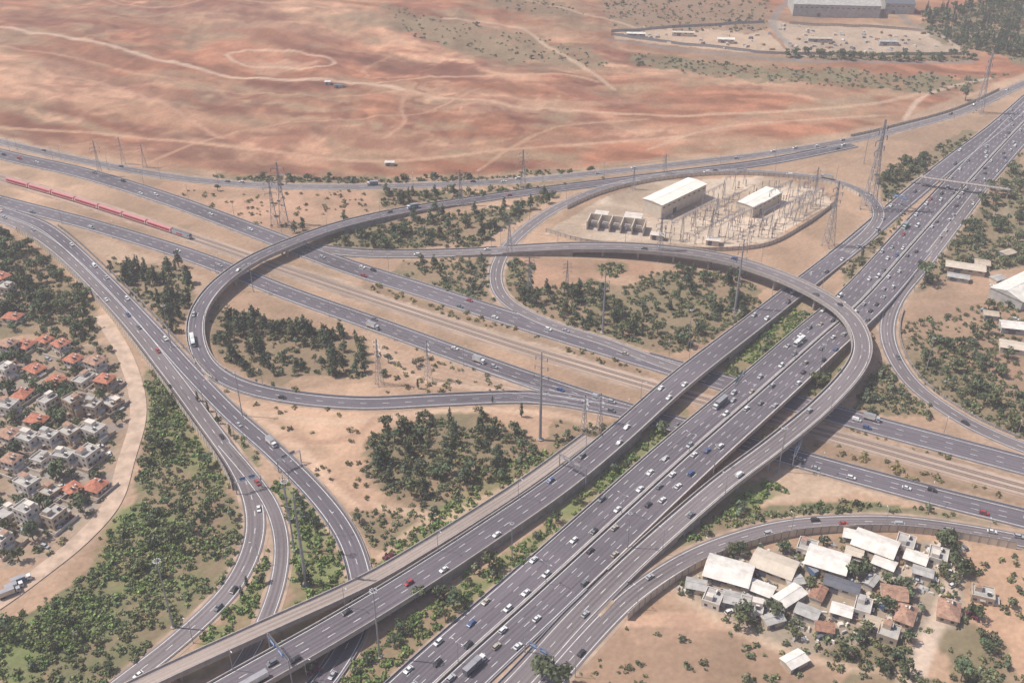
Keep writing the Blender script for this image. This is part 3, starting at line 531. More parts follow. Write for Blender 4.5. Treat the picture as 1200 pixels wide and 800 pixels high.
def put_vehicle(x,y,z,hd,slope=0,truckp=.06):
    for a,b_,c in placed[-600:]:
        if abs(a-x)<6.5 and abs(b_-y)<6.5 and abs(c-z)<3: return
    r=random.random()
    if r<truckp: me=random.choice(TM);nm='truck'
    elif r<truckp*1.15: me=random.choice(BM);nm='bus'
    else: me=CM[rng.choice(len(CM),p=cw)][0];nm='car'
    inst(nm,me,(x,y,z),(0,-slope,hd),.95); placed.append((x,y,z))
def traffic(k,lanes,per_km,truckp=.06):
    r=ROADS[k];q,s,t,nr=r['q'],r['s'],r['t'],r['nrm']; ri=list(ROADS).index(k)
    for off,dr in lanes:
        a=random.uniform(0,40); m=1000/per_km
        while a<s[-1]:
            c=[np.interp(a,s,q[:,j]) for j in range(3)]; n=[np.interp(a,s,nr[:,j]) for j in range(2)]; tt=[np.interp(a,s,t[:,j]) for j in range(2)]
            sl=(np.interp(min(a+4,s[-1]),s,q[:,2])-np.interp(max(a-4,0),s,q[:,2]))/8
            x,y=c[0]+n[0]*(off+random.uniform(-.3,.3)),c[1]+n[1]*(off+random.uniform(-.3,.3))
            uu,vv=inv(x,y,c[2])
            if -60<uu<1260 and -20<vv<860: put_vehicle(x,y,c[2]+.14+.015*ri,math.atan2(tt[1],tt[0])+(0 if dr>0 else math.pi),math.atan(sl)*dr,truckp)
            a+=9+random.expovariate(1/max(4,m-9))
traffic('B',[(-2.95,1),(-6.2,1),(-9.5,1),(-12.7,1)],29,.04); traffic('B',[(2.95,-1),(6.2,-1),(9.5,-1),(12.7,-1)],25,.04)
traffic('A',[(-4.0,-1),(0,-1),(4.0,-1)],14,.04)
traffic('C',[(-2,1),(2,1)],8,.05); traffic('D',[(-1.9,1),(1.9,1)],6); traffic('E',[(-1.9,1),(1.9,1)],8)
traffic('F1',[(-4.4,1),(0,1),(4.4,1)],14,.06); traffic('F2',[(-3.8,1),(0,1),(3.8,1)],10,.05)
traffic('H',[(-2,1),(2,-1)],7,.1); traffic('G',[(-2,1),(2,1)],6,.12); traffic('S',[(-1.8,1),(1.8,1)],5)
traffic('J1',[(-1.9,1),(1.9,1)],9); traffic('J2',[(-2,1),(2,1)],9,.08); traffic('J3',[(0,1)],8)
# ---------------------------------------------------------------- train
r=ROADS['T'];q,s=r['q'],r['s']
pA=P(12,212); a0=s[np.hypot(q[:,0]-pA[0],q[:,1]-pA[1]).argmin()]
e=empty('passenger_train',(0,0,0))
def coach(L,loco):
    b=MB(); body=TRED if not loco else paint('silver',PC['silver'])
    b.box((0,0,1.9),(L-.6,2.9,2.6),body); b.box((0,0,3.45),(L-.8,2.7,.5),mat('train_roof',(.52,.22,.22),.6) if not loco else DGREY,0,None,(.98,.6)); b.box((0,0,.55),(L-2,2.3,.35),DGREY)
    if not loco:
        for sg in(-1,1):
            b.box((0,sg*1.46,1.15),(L-.9,.05,.35),WHITE)
            for i in range(9): b.box((-L/2+2.2+i*(L-4.4)/8,sg*1.46,2.3),(1.7,.06,.7),DARKG)
            for xx in(-L/2+1,L/2-1): b.box((xx,sg*1.47,1.9),(.9,.06,2.0),WHITE)
    else:
        for sg in(-1,1): b.box((L/2-1.6,sg*1.46,2.5),(1.2,.06,.8),DARKG); b.box((-1,sg*1.47,1.9),(6,.06,1.2),TRED)
        b.box((L/2-.28,0,2.6),(.08,2.2,.9),DARKG)
    for xx in(-L/2+3,L/2-3):
        for w_ in(-.9,.9):
            for sg in(-1,1): b.cyl((xx+w_,sg*.72-.07,.45),(xx+w_,sg*.72+.07,.45),.42,.42,RAILM,8)
    b.box((L/2-.1,0,1.0),(.5,.4,.4),DGREY); return b
cm=coach(25.5,False).mesh('coach_body'); lm=coach(18,True).mesh('locomotive_body'); a=a0+13
for i in range(8):
    if i==7: a-=3.7
    c=[np.interp(a,s,q[:,j]) for j in range(2)]; n=[np.interp(a,s,r['nrm'][:,j]) for j in range(2)]; tt=[np.interp(a,s,r['t'][:,j]) for j in range(2)]
    o=inst('locomotive' if i==7 else 'coach_%d'%(i+1),lm if i==7 else cm,(c[0]-n[0]*2.3,c[1]-n[1]*2.3,.6),(0,0,math.atan2(tt[1],tt[0]))); o.parent=e; a+=25.7
# ---------------------------------------------------------------- pylons, masts, lamps
def pylon_mesh():
    b=MB(); h=40.; lv=[0,7,13,18.5,23,27,30.5,33.5,36.5,40]
    def hwid(z): return 2.6-2.0*min(z/27,1) if z<27 else .6-.35*(z-27)/13
    w=.32
    for a,c in zip(lv[:-1],lv[1:]):
        r0,r1=hwid(a),hwid(c); A=[(-r0,-r0,a),(r0,-r0,a),(r0,r0,a),(-r0,r0,a)];B_=[(-r1,-r1,c),(r1,-r1,c),(r1,r1,c),(-r1,r1,c)]
        for i in range(4):
            j=(i+1)%4; b.strut(A[i],B_[i],w,STEEL); b.strut(A[i],B_[j],w*.6,STEEL); b.strut(A[j],B_[i],w*.6,STEEL); b.strut(B_[i],B_[j],w*.6,STEEL)
    for z,l in((27,4.2),(31.5,5),(36,3.8)):
        for sg in(-1,1):
            b.strut((0,.4,z),(sg*l,0,z+.2),w*.8,STEEL); b.strut((0,-.4,z),(sg*l,0,z+.2),w*.8,STEEL); b.strut((0,0,z+1.8),(sg*l,0,z+.2),w*.7,STEEL); b.cyl((sg*l,0,z+.2),(sg*l,0,z-1.8),.18,.18,DGREY,5)
    for sx in(-2.6,2.6):
        for sy in(-2.6,2.6): b.box((sx,sy,0),(1.1,1.1,.8),CONC)
    return b.mesh('lattice_pylon')
def mast_mesh():
    b=MB(); b.cyl((0,0,0),(0,0,20),.45,.33,STEEL,8); b.cyl((0,0,20),(0,0,40),.33,.18,STEEL,8); b.cyl((0,0,0),(0,0,.6),1.1,1.1,CONC,10)
    for i in range(10):
        a=i*.628; a2=a+.628; b.strut((1.2*math.cos(a),1.2*math.sin(a),39.2),(1.2*math.cos(a2),1.2*math.sin(a2),39.2),.18,STEEL)
        if i%2==0: b.strut((0,0,39.8),(1.2*math.cos(a),1.2*math.sin(a),39.2),.15,STEEL)
        b.box((1.4*math.cos(a),1.4*math.sin(a),39),(.55,.4,.3),LAMP,a)
    return b.mesh('light_mast')
def monopole_mesh():
    b=MB(); b.cyl((0,0,0),(0,0,20),.65,.48,STEEL,8); b.cyl((0,0,20),(0,0,40),.48,.22,STEEL,8); b.cyl((0,0,0),(0,0,.6),1.3,1.3,CONC,10)
    for z,l in((29,2.8),(33,2.5),(37,2.2)):
        for sg in(-1,1): b.cyl((0,0,z),(sg*l,0,z+.7),.2,.1,STEEL,5); b.cyl((sg*l,0,z+.7),(sg*l,0,z-1),.14,.14,DGREY,5)
    return b.mesh('power_monopole')
PY,MA,MO=pylon_mesh(),mast_mesh(),monopole_mesh()
def tower(me,nm,u,v,vt,rz=None):
    h=height_at(u,v,vt); p=P(u,v); s_=h/40; inst(nm,me,(p[0],p[1],0),(0,0,random.uniform(-.4,.4) if rz is None else rz),(max(s_,.6),max(s_,.6),s_)); return (p[0],p[1],h,rz or 0)
pyl={}
for i,(u,v,vt,rz) in enumerate([(1017,245,140,.8),(613,220,175,.3),(445,450,397,-.9),(502,445,398,-.9),(333,262,190,.2),(322,265,208,.2),(145,192,160,.4),(118,206,164,.4),(540,240,198,.3),(779,203,180,.3),(684,508,462,-.8),(702,506,460,-.8),(1146,132,62,.8),(597,300,252,.3),(772,305,250,.5),(970,288,212,.6),(952,240,196,.5),(170,196,168,.3),(620,352,300,.3),(664,345,305,.3),(742,222,196,.3),(832,284,246,.4)]):
    pyl[i]=tower(PY,'power_pylon',u,v,vt,rz)
for u,v,vt in [(633,515,412),(359,685,575),(861,366,280),(706,390,318),(339,612,556)]: tower(MO,'power_monopole',u,v,vt)
for u,v,vt in [(345,645,562),(445,770,690),(203,735,655),(806,407,362),(284,487,435),(201,407,357),(600,655,612),(957,452,402),(1085,435,395),(1050,268,228),(297,342,308),(835,562,520),(912,552,500),(1012,192,150),(735,645,600)]: tower(MA,'light_mast',u,v,vt)
b=MB()
def wire(a,c,sag=5):
    for hz in(.675,.79,.9):
        for sg in(-1,1):
            pa=Vector((a[0]+sg*4.4*math.cos(a[3]),a[1]+sg*4.4*math.sin(a[3]),a[2]*hz)); pc=Vector((c[0]+sg*4.4*math.cos(c[3]),c[1]+sg*4.4*math.sin(c[3]),c[2]*hz)); last=pa
            for i in range(1,11):
                t=i/10; p=pa.lerp(pc,t); p.z-=sag*4*t*(1-t); b.strut(last,p,.06,STEEL); last=p
for i,j in((12,0),(0,15),(15,16),(9,1),(1,8),(8,4),(4,6),(5,7),(14,13),(13,1),(2,10),(3,11),(0,14),(2,5),(3,13)): wire(pyl[i],pyl[j])
b.obj('power_lines')
def lamp_mesh(double):
    b=MB(); b.cyl((0,0,0),(0,0,12),.15,.09,STEEL,6); b.cyl((0,0,0),(0,0,.4),.3,.3,CONC,6)
    for sg in((-1,1) if double else (1,)): b.cyl((0,0,11.8),(0,sg*2.2,12.4),.08,.06,STEEL,5); b.box((0,sg*2.5,12.4),(.35,1.0,.18),LAMP)
    return b.mesh('street_lamp')
LM1,LM2=lamp_mesh(False),lamp_mesh(True)
def lamps(k,off,sp_,me,a=10):
    r=ROADS[k];q,s,t,nr=r['q'],r['s'],r['t'],r['nrm']
    while a<s[-1]:
        c=[np.interp(a,s,q[:,j]) for j in range(3)]; n=[np.interp(a,s,nr[:,j]) for j in range(2)]; tt=[np.interp(a,s,t[:,j]) for j in range(2)]
        x,y=c[0]+n[0]*off,c[1]+n[1]*off
        if (abs(off)<.5) or clear([x],[y])[0]>.2 or c[2]>1: inst('street_lamp',me,(x,y,c[2]),(0,0,math.atan2(tt[1],tt[0])+(math.pi if off>0 else 0)))
        a+=sp_
lamps('B',0,55,LM2); lamps('F1',9,50,LM1); lamps('F2',-8,50,LM1); lamps('C',-5.5,45,LM1); lamps('G',5.3,45,LM1); lamps('D',-6,45,LM1); lamps('E',6,45,LM1); lamps('J1',6,45,LM1); lamps('J2',-6.3,45,LM1); lamps('A',6.9,50,LM1); lamps('H',6.4,50,LM1); lamps('S',-5.6,45,LM1)
# ---------------------------------------------------------------- gantries, signs, footbridge
def along(k,u,v,z=0):
    r=ROADS[k]; p=P(u,v,z); i=np.hypot(r['q'][:,0]-p[0],r['q'][:,1]-p[1]).argmin(); return r['q'][i],math.atan2(r['t'][i,1],r['t'][i,0]),r['hw']
def gantry(k,u,v,sgn=SIGNB,face=1):
    p,hd,hw=along(k,u,v,5); b=MB(); z0=p[2]; w=hw+1.2
    for sg in(-1,1): b.cyl((0,sg*w,-z0),(0,sg*w,7.4),.3,.22,STEEL,8)
    for zz in(6.4,7.4):
        for xx in(-.4,.4): b.strut((xx,-w,zz),(xx,w,zz),.22,STEEL)
    n=int(2*w/1.5)
    for i in range(n): y0=-w+i*2*w/n; y1=y0+2*w/n; b.strut((.4,y0,6.4),(.4,y1,7.4),.12,STEEL); b.strut((-.4,y0,7.4),(-.4,y1,6.4),.12,STEEL)
    for yy in(-hw*.45,hw*.45): b.box((face*-.7,yy,7.2),(.15,hw*.6,2.2),sgn); b.box((face*-.79,yy,7.2),(.03,hw*.5,.25),WHITE); b.box((face*-.79,yy-.3,7.8),(.03,hw*.35,.2),WHITE)
    b.obj('sign_gantry',None,(p[0],p[1],z0+.1),hd)
gantry('A',655,545,STEEL); gantry('J1',293,566); gantry('A',1060,235); gantry('J2',330,540,STEEL); gantry('A',330,775); gantry('F1',860,452,SIGNG); gantry('F2',930,538,SIGNB); gantry('C',640,765,SIGNB,1)
pa,pb=P(1082,208,7),P(1182,222,7); L_=np.linalg.norm((pb-pa)[:2]); an=math.atan2(pb[1]-pa[1],pb[0]-pa[0]); b=MB()
b.box((L_/2,0,7),(L_,3.6,.7),CONC)
for sg in(-1,1):
    b.box((L_/2,sg*1.7,8.6),(L_,.18,.2),CONC)
    for i in range(int(L_/3)+1): b.box((i*3.,sg*1.7,7.9),(.2,.16,1.4),CONC)
for x in(0,L_*.47,L_): b.box((x,0,3.3),(1.2,2.4,6.7),CONC)
for x,sx in((0,-1),(L_,1)):
    for i in range(14): b.box((x+sx*(1+i*.55),3.0,6.9-i*.5),(.6,2.2,.22),CONC)
    b.box((x,1.5,6.9),(2.5,5,.3),CONC)
b.obj('pedestrian_bridge',None,(pa[0],pa[1],0),an)
# ---------------------------------------------------------------- walls
def wallpath(q,nr,off,h,nm,m):
    b=MB()
    for i in range(len(q)-1):
        a,c=q[i]+nr[i]*off,q[i+1]+nr[i+1]*off; md=(a+c)/2; l=np.linalg.norm((c-a)[:2]); hd=math.atan2(c[1]-a[1],c[0]-a[0]); g0=md[2]
        b.box((md[0],md[1],g0+h/2-.2),(l+.02,.22,h),m,hd); b.box((a[0],a[1],g0+h/2),(.45,.5,h+.5),CONC,hd); b.box((md[0],md[1],g0+h-.1),(l-.5,.34,.25),CONCD,hd)
    b.obj(nm)
def wall(k,off,u0,v0,u1,v1,h,nm='noise_barrier_wall',m=CREAM):
    r=ROADS[k];q,nr=r['q'],r['nrm']; f=lambda u,v:np.hypot(q[:,0]-P(u,v)[0],q[:,1]-P(u,v)[1]).argmin(); i0,i1=sorted((f(u0,v0),f(u1,v1))); wallpath(q[i0:i1],nr[i0:i1],off,h,nm,m)
wall('J1',-7.2,30,270,290,575,4.5); wall('J2',7.2,60,270,240,455,2.2,'retaining_wall',CONCD)
wall('D',-6.6,720,715,1200,634,4.2,'retaining_wall'); wall('S',7.0,1015,228,650,245,2.8,'perimeter_wall'); wall('H',-7,1000,164,1180,108,2.2,'boundary_wall')
wall('E',7,1048,360,1200,525,1.4,'retaining_wall',CONCD)
def polywall(pts,h,nm,m):
    q_,_=catmull([P(*p) for p in pts],4); q_[:,2]=relief(q_[:,0],q_[:,1]); wallpath(q_,np.zeros_like(q_),0,h,nm,m)
polywall([(640,272),(690,285),(780,292),(845,294),(900,288),(945,264),(978,240)],2.8,'perimeter_wall',CREAM)
polywall([(716,42),(780,36),(835,32),(895,30)],3,'site_fence',STEEL); polywall([(716,46),(800,54),(890,64),(925,66)],3,'site_fence',STEEL); polywall([(925,30),(1000,34),(1090,40),(1125,58)],3,'site_fence',STUC2); polywall([(935,66),(1020,66),(1130,64)],3,'site_fence',STUC2)
# ---------------------------------------------------------------- buildings
def bstamp(x,y,w,d): stamp(x,y,max(w,d)*.45,3)
def house(u,v,w=12,d=10,st=2,kind='flat',rz=0.,wm=STUC,rm=TILE):
    p=P(u,v); e=empty('house',(p[0],p[1],0),rz); bstamp(p[0],p[1],w,d); h=st*3.1
    b=MB(); b.box((0,0,h/2-.1),(w,d,h+.2),wm); w3=w*.42; b.box((w*.5+w3*.3,-d*.12,(h-3)/2),(w3*.6,d*.6,max(h-3,2.8)),wm,0,GREYR); b.obj('walls',e)
    b=MB()
    if kind=='hip':
        o=.6; a=[(-w/2-o,-d/2-o,h),(w/2+o,-d/2-o,h),(w/2+o,d/2+o,h),(-w/2-o,d/2+o,h)]; rh=d*.26; r1,r2=(-w/2+d*.45,0,h+rh),(w/2-d*.45,0,h+rh)
        b.face([a[0],a[1],r2,r1],rm); b.face([a[1],a[2],r2],rm); b.face([a[2],a[3],r1,r2],rm); b.face([a[3],a[0],r1],rm); b.face(a[::-1],STUC); b.box((w*.2,d*.12,h+rh*.8),(.8,.8,1.6),STUC)
    else:
        b.box((0,0,h+.13),(w-.5,d-.5,.14),GREYR)
        for sx,sy,lx,ly in((0,1,w+.1,.3),(0,-1,w+.1,.3),(1,0,.3,d-.5),(-1,0,.3,d-.5)): b.box((sx*(w/2-.12),sy*(d/2-.12),h+.45),(lx,ly,.9),wm)
        rs=random.choice([-1,1]); b.box((rs*w*.22,d*.15,h+1.35),(w*random.uniform(.28,.5),d*.4,2.3),wm,0,random.choice([GREYR,STUC,TILE2]))
    b.obj('roof',e); b=MB()
    for f in range(st):
        z=1.6+f*3.1
        for i in range(3):
            x=(-.33+.33*i)*w
            for sg in(-1,1):
                if f==0 and i==1 and sg==-1: continue
                b.box((x,sg*(d/2+.02),z),(1.5,.08,1.3),DARKG); b.box((x,sg*(d/2+.06),z-.72),(1.8,.16,.12),CONC)
        for i in range(2):
            for sg in(-1,1): b.box((sg*(w/2+.02),(-.25+.5*i)*d,z),(.08,1.3,1.3),DARKG)
    b.obj('windows',e); b=MB(); b.box((0,-d/2-.03,1.05),(1.1,.1,2.1),WOODM); b.box((0,-d/2-.6,2.35),(2.2,1.2,.15),CONC); b.obj('door',e)
    b=MB(); b.box((w*.25,-d*.2,h+(.9 if kind!='hip' else 1.7)),(1.8,1.1,.12),DARKG); b.cyl((w*.25-.8,-d*.2+.7,h+1.5),(w*.25+.8,-d*.2+.7,h+1.5),.35,.35,WHITE,8); b.box((w*.25,-d*.2+.6,h+.75),(1.5,.15,1.2),STEEL); b.obj('solar_water_heater',e)
HS=[(12,412,'hip'),(55,402,'hip'),(88,430,'hip'),(114,432,'hip'),(42,436,'hip'),(8,440,'flat'),(68,450,'hip'),(100,448,'flat'),(28,466,'hip'),(126,454,'hip'),(10,484,'flat'),(46,496,'hip'),(88,484,'flat'),(112,484,'flat'),(130,476,'flat'),(14,518,'hip'),(112,512,'flat'),(84,515,'flat'),(60,520,'flat'),(50,541,'flat'),(78,543,'flat'),(104,540,'flat'),(18,548,'hip'),(36,575,'flat'),(62,580,'flat'),(88,577,'hip'),(114,574,'hip'),(10,605,'flat'),(36,612,'flat'),(66,612,'flat'),(6,640,'flat'),(36,522,'flat'),(30,408,'hip'),(72,412,'hip'),(60,478,'flat'),(-25,430,'hip'),(-25,470,'flat'),(-20,530,'flat'),(-25,590,'flat'),(10,345,'flat'),(15,375,'hip'),(-20,385,'flat'),(-50,560,'flat'),(-60,450,'hip'),(5,332,'hip')]
for i,(u,v,kd) in enumerate(HS):
    house(u+random.uniform(-2,2),v,random.uniform(7.5,11.),random.uniform(6.5,8.5),random.choice([1,2,2,3]) if kd=='flat' else random.choice([1,2]),kd,R_(-24+random.choice([0,90,0,0])+random.uniform(-12,12)),random.choice([STUC,STUC,STUC2,STUC3,STUC]),random.choice([TILE,TILE,TILE2]))
for u,v,kd in [(1098,655,'flat'),(1060,640,'flat'),(880,715,'flat'),(1060,725,'hip'),(1010,715,'flat'),(835,705,'flat'),(1040,745,'flat'),(1150,700,'flat'),(945,645,'flat'),(1110,720,'hip')]:
    house(u,v,random.uniform(8,11),random.uniform(6.5,8.5),1,kd,R_(-22+random.choice([0,90])+random.uniform(-8,8)),random.choice([STUC,STUC2]),TILE2)
def shed(nm,u,v,w,d,h,rz,roof=WHITE,wallm=CREAM,gable=.14):
    p=P(u,v); zg=float(relief([p[0]],[p[1]])[0]); e=empty(nm,(p[0],p[1],zg),rz); bstamp(p[0],p[1],w*.8,d*.8); b=MB(); b.box((0,0,h/2-.5),(w,d,h+1),wallm); b.obj('walls',e)
    b=MB(); rh=d*gable+.1; o=.5; A=[(-w/2-o,-d/2-o,h+.05),(w/2+o,-d/2-o,h+.05),(w/2+o,d/2+o,h+.05),(-w/2-o,d/2+o,h+.05)]; r1,r2=(-w/2-o,0,h+rh),(w/2+o,0,h+rh)
    b.face([A[0],A[1],r2,r1],roof); b.face([A[2],A[3],r1,r2],roof); b.face([A[1],A[2],r2],wallm); b.face([A[3],A[0],r1],wallm); b.face(A[::-1],wallm)
    n=max(2,int(w/2.2))
    for i in range(n+1):
        x=-w/2+i*w/n
        for sg in(-1,1): b.cyl((x,sg*(d/2+o),h+.06),(x,0,h+rh+.01),.045,.045,roof,3)
    b.box((0,0,h+rh+.05),(w+1,.4,.1),roof); b.obj('roof',e)
    b=MB(); b.box((w/2+.03,0,min(h*.4,2.2)),(.1,min(4,d*.4),min(h*.8,4.4)),DGREY); b.box((-w*.2,-d/2-.04,min(h*.4,2)),(min(4,w*.3),.12,min(h*.75,4)),DGREY); b.obj('door',e)
    b=MB()
    for i in range(int(w/6)): b.box((-w/2+3+i*6,-d/2-.02,h*.75),(2.4,.08,.8),DARKG); b.box((-w/2+3+i*6,d/2+.02,h*.75),(2.4,.08,.8),DARKG)
    if int(w/6)>0: b.obj('windows',e)
HALLW=mat('white_roofing',(.76,.71,.64),.6,.08,.2)
shed('substation_hall',790,240,54,17,11,R_(45),HALLW,CREAM,.05); shed('substation_hall',889,243,38,14,8.5,R_(45),HALLW,CREAM,.05)
Y_=[('workshop_shed',853,676,19,14,4,-20,WHITE),('workshop_shed',906,668,18,12,4,-25,CREAM),('workshop_shed',968,664,17,13,4.5,-30,WHITE),('workshop_shed',1024,644,18,12,4,-28,WHITE),('workshop_shed',890,694,11,7,3,-25,WHITE),('workshop_shed',924,704,13,7,3.5,30,WHITE),('workshop_shed',985,692,14,6,4,-25,DGREY),('workshop_shed',1046,702,10,8,4,-20,TILE2),('workshop_shed',1000,632,9,6,3,-20,WHITE),('workshop_shed',930,778,9,6,3,35,WHITE),('workshop_shed',862,707,11,7,3,-20,GREYR),('workshop_shed',945,722,9,6,3,-25,GREYR),('workshop_shed',985,720,8,6,3,-20,WHITE),('workshop_shed',1072,658,9,7,3,-30,WHITE),('workshop_shed',1080,675,8,5,3,-20,GREYR),('workshop_shed',815,690,8,6,3,-20,GREYR),('workshop_shed',1025,735,8,6,3,-20,STUC2),('workshop_shed',958,700,8,5,3,60,RUST),('workshop_shed',1002,668,9,6,3,-30,GREYR),('workshop_shed',905,730,8,5,3,20,GREYR),('workshop_shed',1035,665,9,6,3,-28,WHITE),('workshop_shed',930,685,7,5,3,10,GREYR),('workshop_shed',1000,652,7,5,3,-30,CREAM),('workshop_shed',1020,685,7,4,3,50,GREYR),('workshop_shed',965,740,7,5,3,-20,RUST),
('greenhouse',1200,345,44,22,7,35,WHITE),('workshop_shed',1130,318,24,9,4,-15,CREAM),('workshop_shed',1122,328,13,6,3,-15,GREYR),('workshop_shed',1192,388,20,9,4,-15,WHITE),('workshop_shed',1192,412,20,9,4,-15,CREAM),('workshop_shed',1160,372,8,6,3,-15,STUC2),('workshop_shed',1150,312,9,8,3,-15,STUC2),('workshop_shed',1168,330,8,6,3,20,GREYR),('workshop_shed',1180,300,9,6,3,20,STUC2),
('warehouse',975,16,100,50,14,-6,GREYR),('warehouse',1050,14,34,30,12,-6,DGREY),('site_office',745,46,20,6,4,-6,WHITE),('site_office',800,44,24,6,4,-6,CREAM),('site_office',850,52,18,8,4,-6,WHITE),('site_office',960,50,26,8,4,-4,STUC2),('site_office',1040,54,20,8,4,-4,GREYR),('field_hut',457,194,7,4,3,0,WHITE),('field_hut',398,107,9,5,3,0,DGREY),('field_hut',385,104,5,4,3,0,WHITE)]
for nm,u,v,w,d,h,rz,rf in Y_: shed(nm,u,v,w,d,h,R_(rz+(random.uniform(-7,7) if nm=='workshop_shed' else 0)),rf,random.choice([CREAM,STUC2,GREYR]) if nm!='warehouse' else GREYR)
# ---------------------------------------------------------------- substation
a45=R_(45); PORC=mat('porcelain',(.25,.12,.08),.4)
def sub_firewalls(u,v):
    p=P(u,v); b=MB(); n=5
    for i in range(n+1): b.box((i*8-20,0,3.2),(.6,14,6.4),CREAM)
    b.box((0,7.3,3.2),(40.6,.6,6.4),CREAM); b.box((0,-.2,-.1),(40,13,.3),CONC)
    b.obj('transformer_bay_walls',None,(p[0],p[1],0),R_(-15))
    for i in range(n): 
        t=MB(); t.box((0,0,2),(4.2,3,3.4),GREYR)
        for sg in(-1,1):
            for j in range(5): t.box((-1.6+j*.8,sg*1.9,2),(.3,.7,2.8),STEEL)
        for j in(-1,0,1): t.cyl((j*1.2,0,3.7),(j*1.5,.2,5.8),.22,.12,PORC,6)
        t.cyl((-1.8,-.9,4.6),(1.8,-.9,4.6),.5,.5,GREYR,8); t.box((0,0,.15),(5,4,.3),CONC)
        c,s_=math.cos(R_(-15)),math.sin(R_(-15)); x=i*8-16; t.obj('power_transformer',None,(p[0]+x*c,p[1]+x*s_,.1),R_(-15))
sub_firewalls(722,268)
def sub_gantry(u,v,n=3,L=14,h=13):
    p=P(u,v); b=MB()
    for i in range(n+1):
        x=i*L-n*L/2
        for sy in(-1.3,1.3): b.strut((x,sy,0),(x,0,h),.42,STEEL)
        for z in(3,6,9): k=1.3*(1-z/h); b.strut((x,-k,z),(x,k,z),.2,STEEL)
    for sy,zz in((-.5,h),(.5,h),(0,h+1)): b.strut((-n*L/2,sy,zz),(n*L/2,sy,zz),.28,STEEL)
    for i in range(int(n*L/2)): x=-n*L/2+i*2; b.strut((x,-.5,h),(x+1,.5,h),.14,STEEL); b.strut((x,0,h+1),(x+1,.5,h),.14,STEEL)
    for i in range(n*3): x=-n*L/2+(i+.5)*L/3; b.cyl((x,0,h),(x,0,h-2.4),.15,.15,PORC,5)
    b.obj('busbar_gantry',None,(p[0],p[1],0),a45)
for u,v in [(820,262),(845,255),(850,274),(872,268),(905,262),(930,252),(918,234),(945,232),(800,274),(835,240),(925,268),(890,279),(860,222),(945,248)]: sub_gantry(u,v,random.choice([2,3]))
b=MB()
for i in range(230):
    u,v=random.uniform(770,968),random.uniform(218,288)
    if not pip([(770,287),(785,262),(840,235),(860,218),(935,214),(966,228),(964,242),(895,285)],[u],[v])[0]: continue
    p=P(u,v); 
    if clear([p[0]],[p[1]])[0]<1: continue
    b.cyl((p[0],p[1],0),(p[0],p[1],2.4),.18,.18,STEEL,4); b.cyl((p[0],p[1],2.4),(p[0],p[1],5.2),.28,.18,PORC,5); b.box((p[0],p[1],5.3),(1.2,.6,.3),STEEL,a45); b.box((p[0],p[1],.2),(1.4,1.4,.4),CONC)
b.obj('substation_switchgear')
for u,v,w,d in [(742,258,12,8),(835,286,9,6),(705,255,9,6),(770,280,9,5)]: shed('substation_kiosk',u,v,w,d,4,R_(-15),STUC,CREAM,.03)
# ---------------------------------------------------------------- yards
def parked(poly,n):
    k=0
    for _ in range(n*6):
        us=[q_[0] for q_ in poly];vs=[q_[1] for q_ in poly]; u,v=random.uniform(min(us),max(us)),random.uniform(min(vs),max(vs))
        if not pip(poly,[u],[v])[0]: continue
        p=P(u,v)
        if clear([p[0]],[p[1]])[0]<1.5: continue
        put_vehicle(p[0],p[1],float(relief([p[0]],[p[1]])[0]),random.choice([.5,.5+1.57,-.4]),0,.04); k+=1
        if k>=n: break
parked([(1095,640),(1135,640),(1120,690),(1090,690)],26); parked([(790,690),(1090,640),(1090,700),(950,740),(860,720)],34); parked([(5,400),(140,440),(130,560),(60,640),(0,650)],36); parked([(1100,300),(1180,300),(1200,400),(1170,405)],8); parked([(940,35),(1080,45),(1080,60),(940,60)],25)
for u,v,me in [(18,690,TM[0]),(26,682,TM[7]),(12,697,TM[4])]:
    p=P(u,v); inst('parked_truck',me,(p[0],p[1],.3),(0,0,R_(35)),.9)
b=MB()
for i in range(560):
    u,v=random.uniform(790,1130),random.uniform(635,760)
    if not pip([(790,690),(850,655),(1000,630),(1130,640),(1110,700),(1040,740),(950,760),(870,715)],[u],[v])[0]: continue
    p=P(u,v)
    if clear([p[0]],[p[1]])[0]<1: continue
    w=random.uniform(.6,3.4); b.box((p[0],p[1],random.uniform(.3,.8)),(w,random.uniform(.6,2.4),random.uniform(.6,1.8)),random.choice([RUST,WHITE,GREYR,DGREY,WOODM,STUC,GREYR,CREAM]),random.uniform(0,3),None,(random.uniform(.5,1),random.uniform(.5,1)))
b.obj('scrap_and_stored_goods')
b=MB()
for i in range(90):
    u,v=random.uniform(720,1110),random.uniform(32,64)
    if not pip([(720,45),(850,35),(900,30),(1100,42),(1110,64),(900,66)],[u],[v])[0]: continue
    p=P(u,v); z=float(relief([p[0]],[p[1]])[0]); b.box((p[0],p[1],z+.8),(random.uniform(2,7),random.uniform(2,4),random.uniform(1.5,3)),random.choice([RUST,GREYR,GREYR,DGREY,WOODM,STUC2,CREAM]),random.uniform(0,3),None,(.8,.8))
b.obj('construction_materials')
b=MB()
for i,(u,v,kd) in enumerate(HS):
    p=P(u,v); rz=R_(-24); c,s_=math.cos(rz),math.sin(rz)
    for x,y,lx,ly in((0,-7.5,13,.25),(6.8,0,.25,14.5)):
        X_,Y2=p[0]+x*c-y*s_,p[1]+x*s_+y*c
        if clear([X_],[Y2])[0]>-6: b.box((X_,Y2,.9+.003*(i%9)),(lx,ly,1.8),random.choice([STUC,STUC2,CONC]),rz)
b.obj('garden_wall')
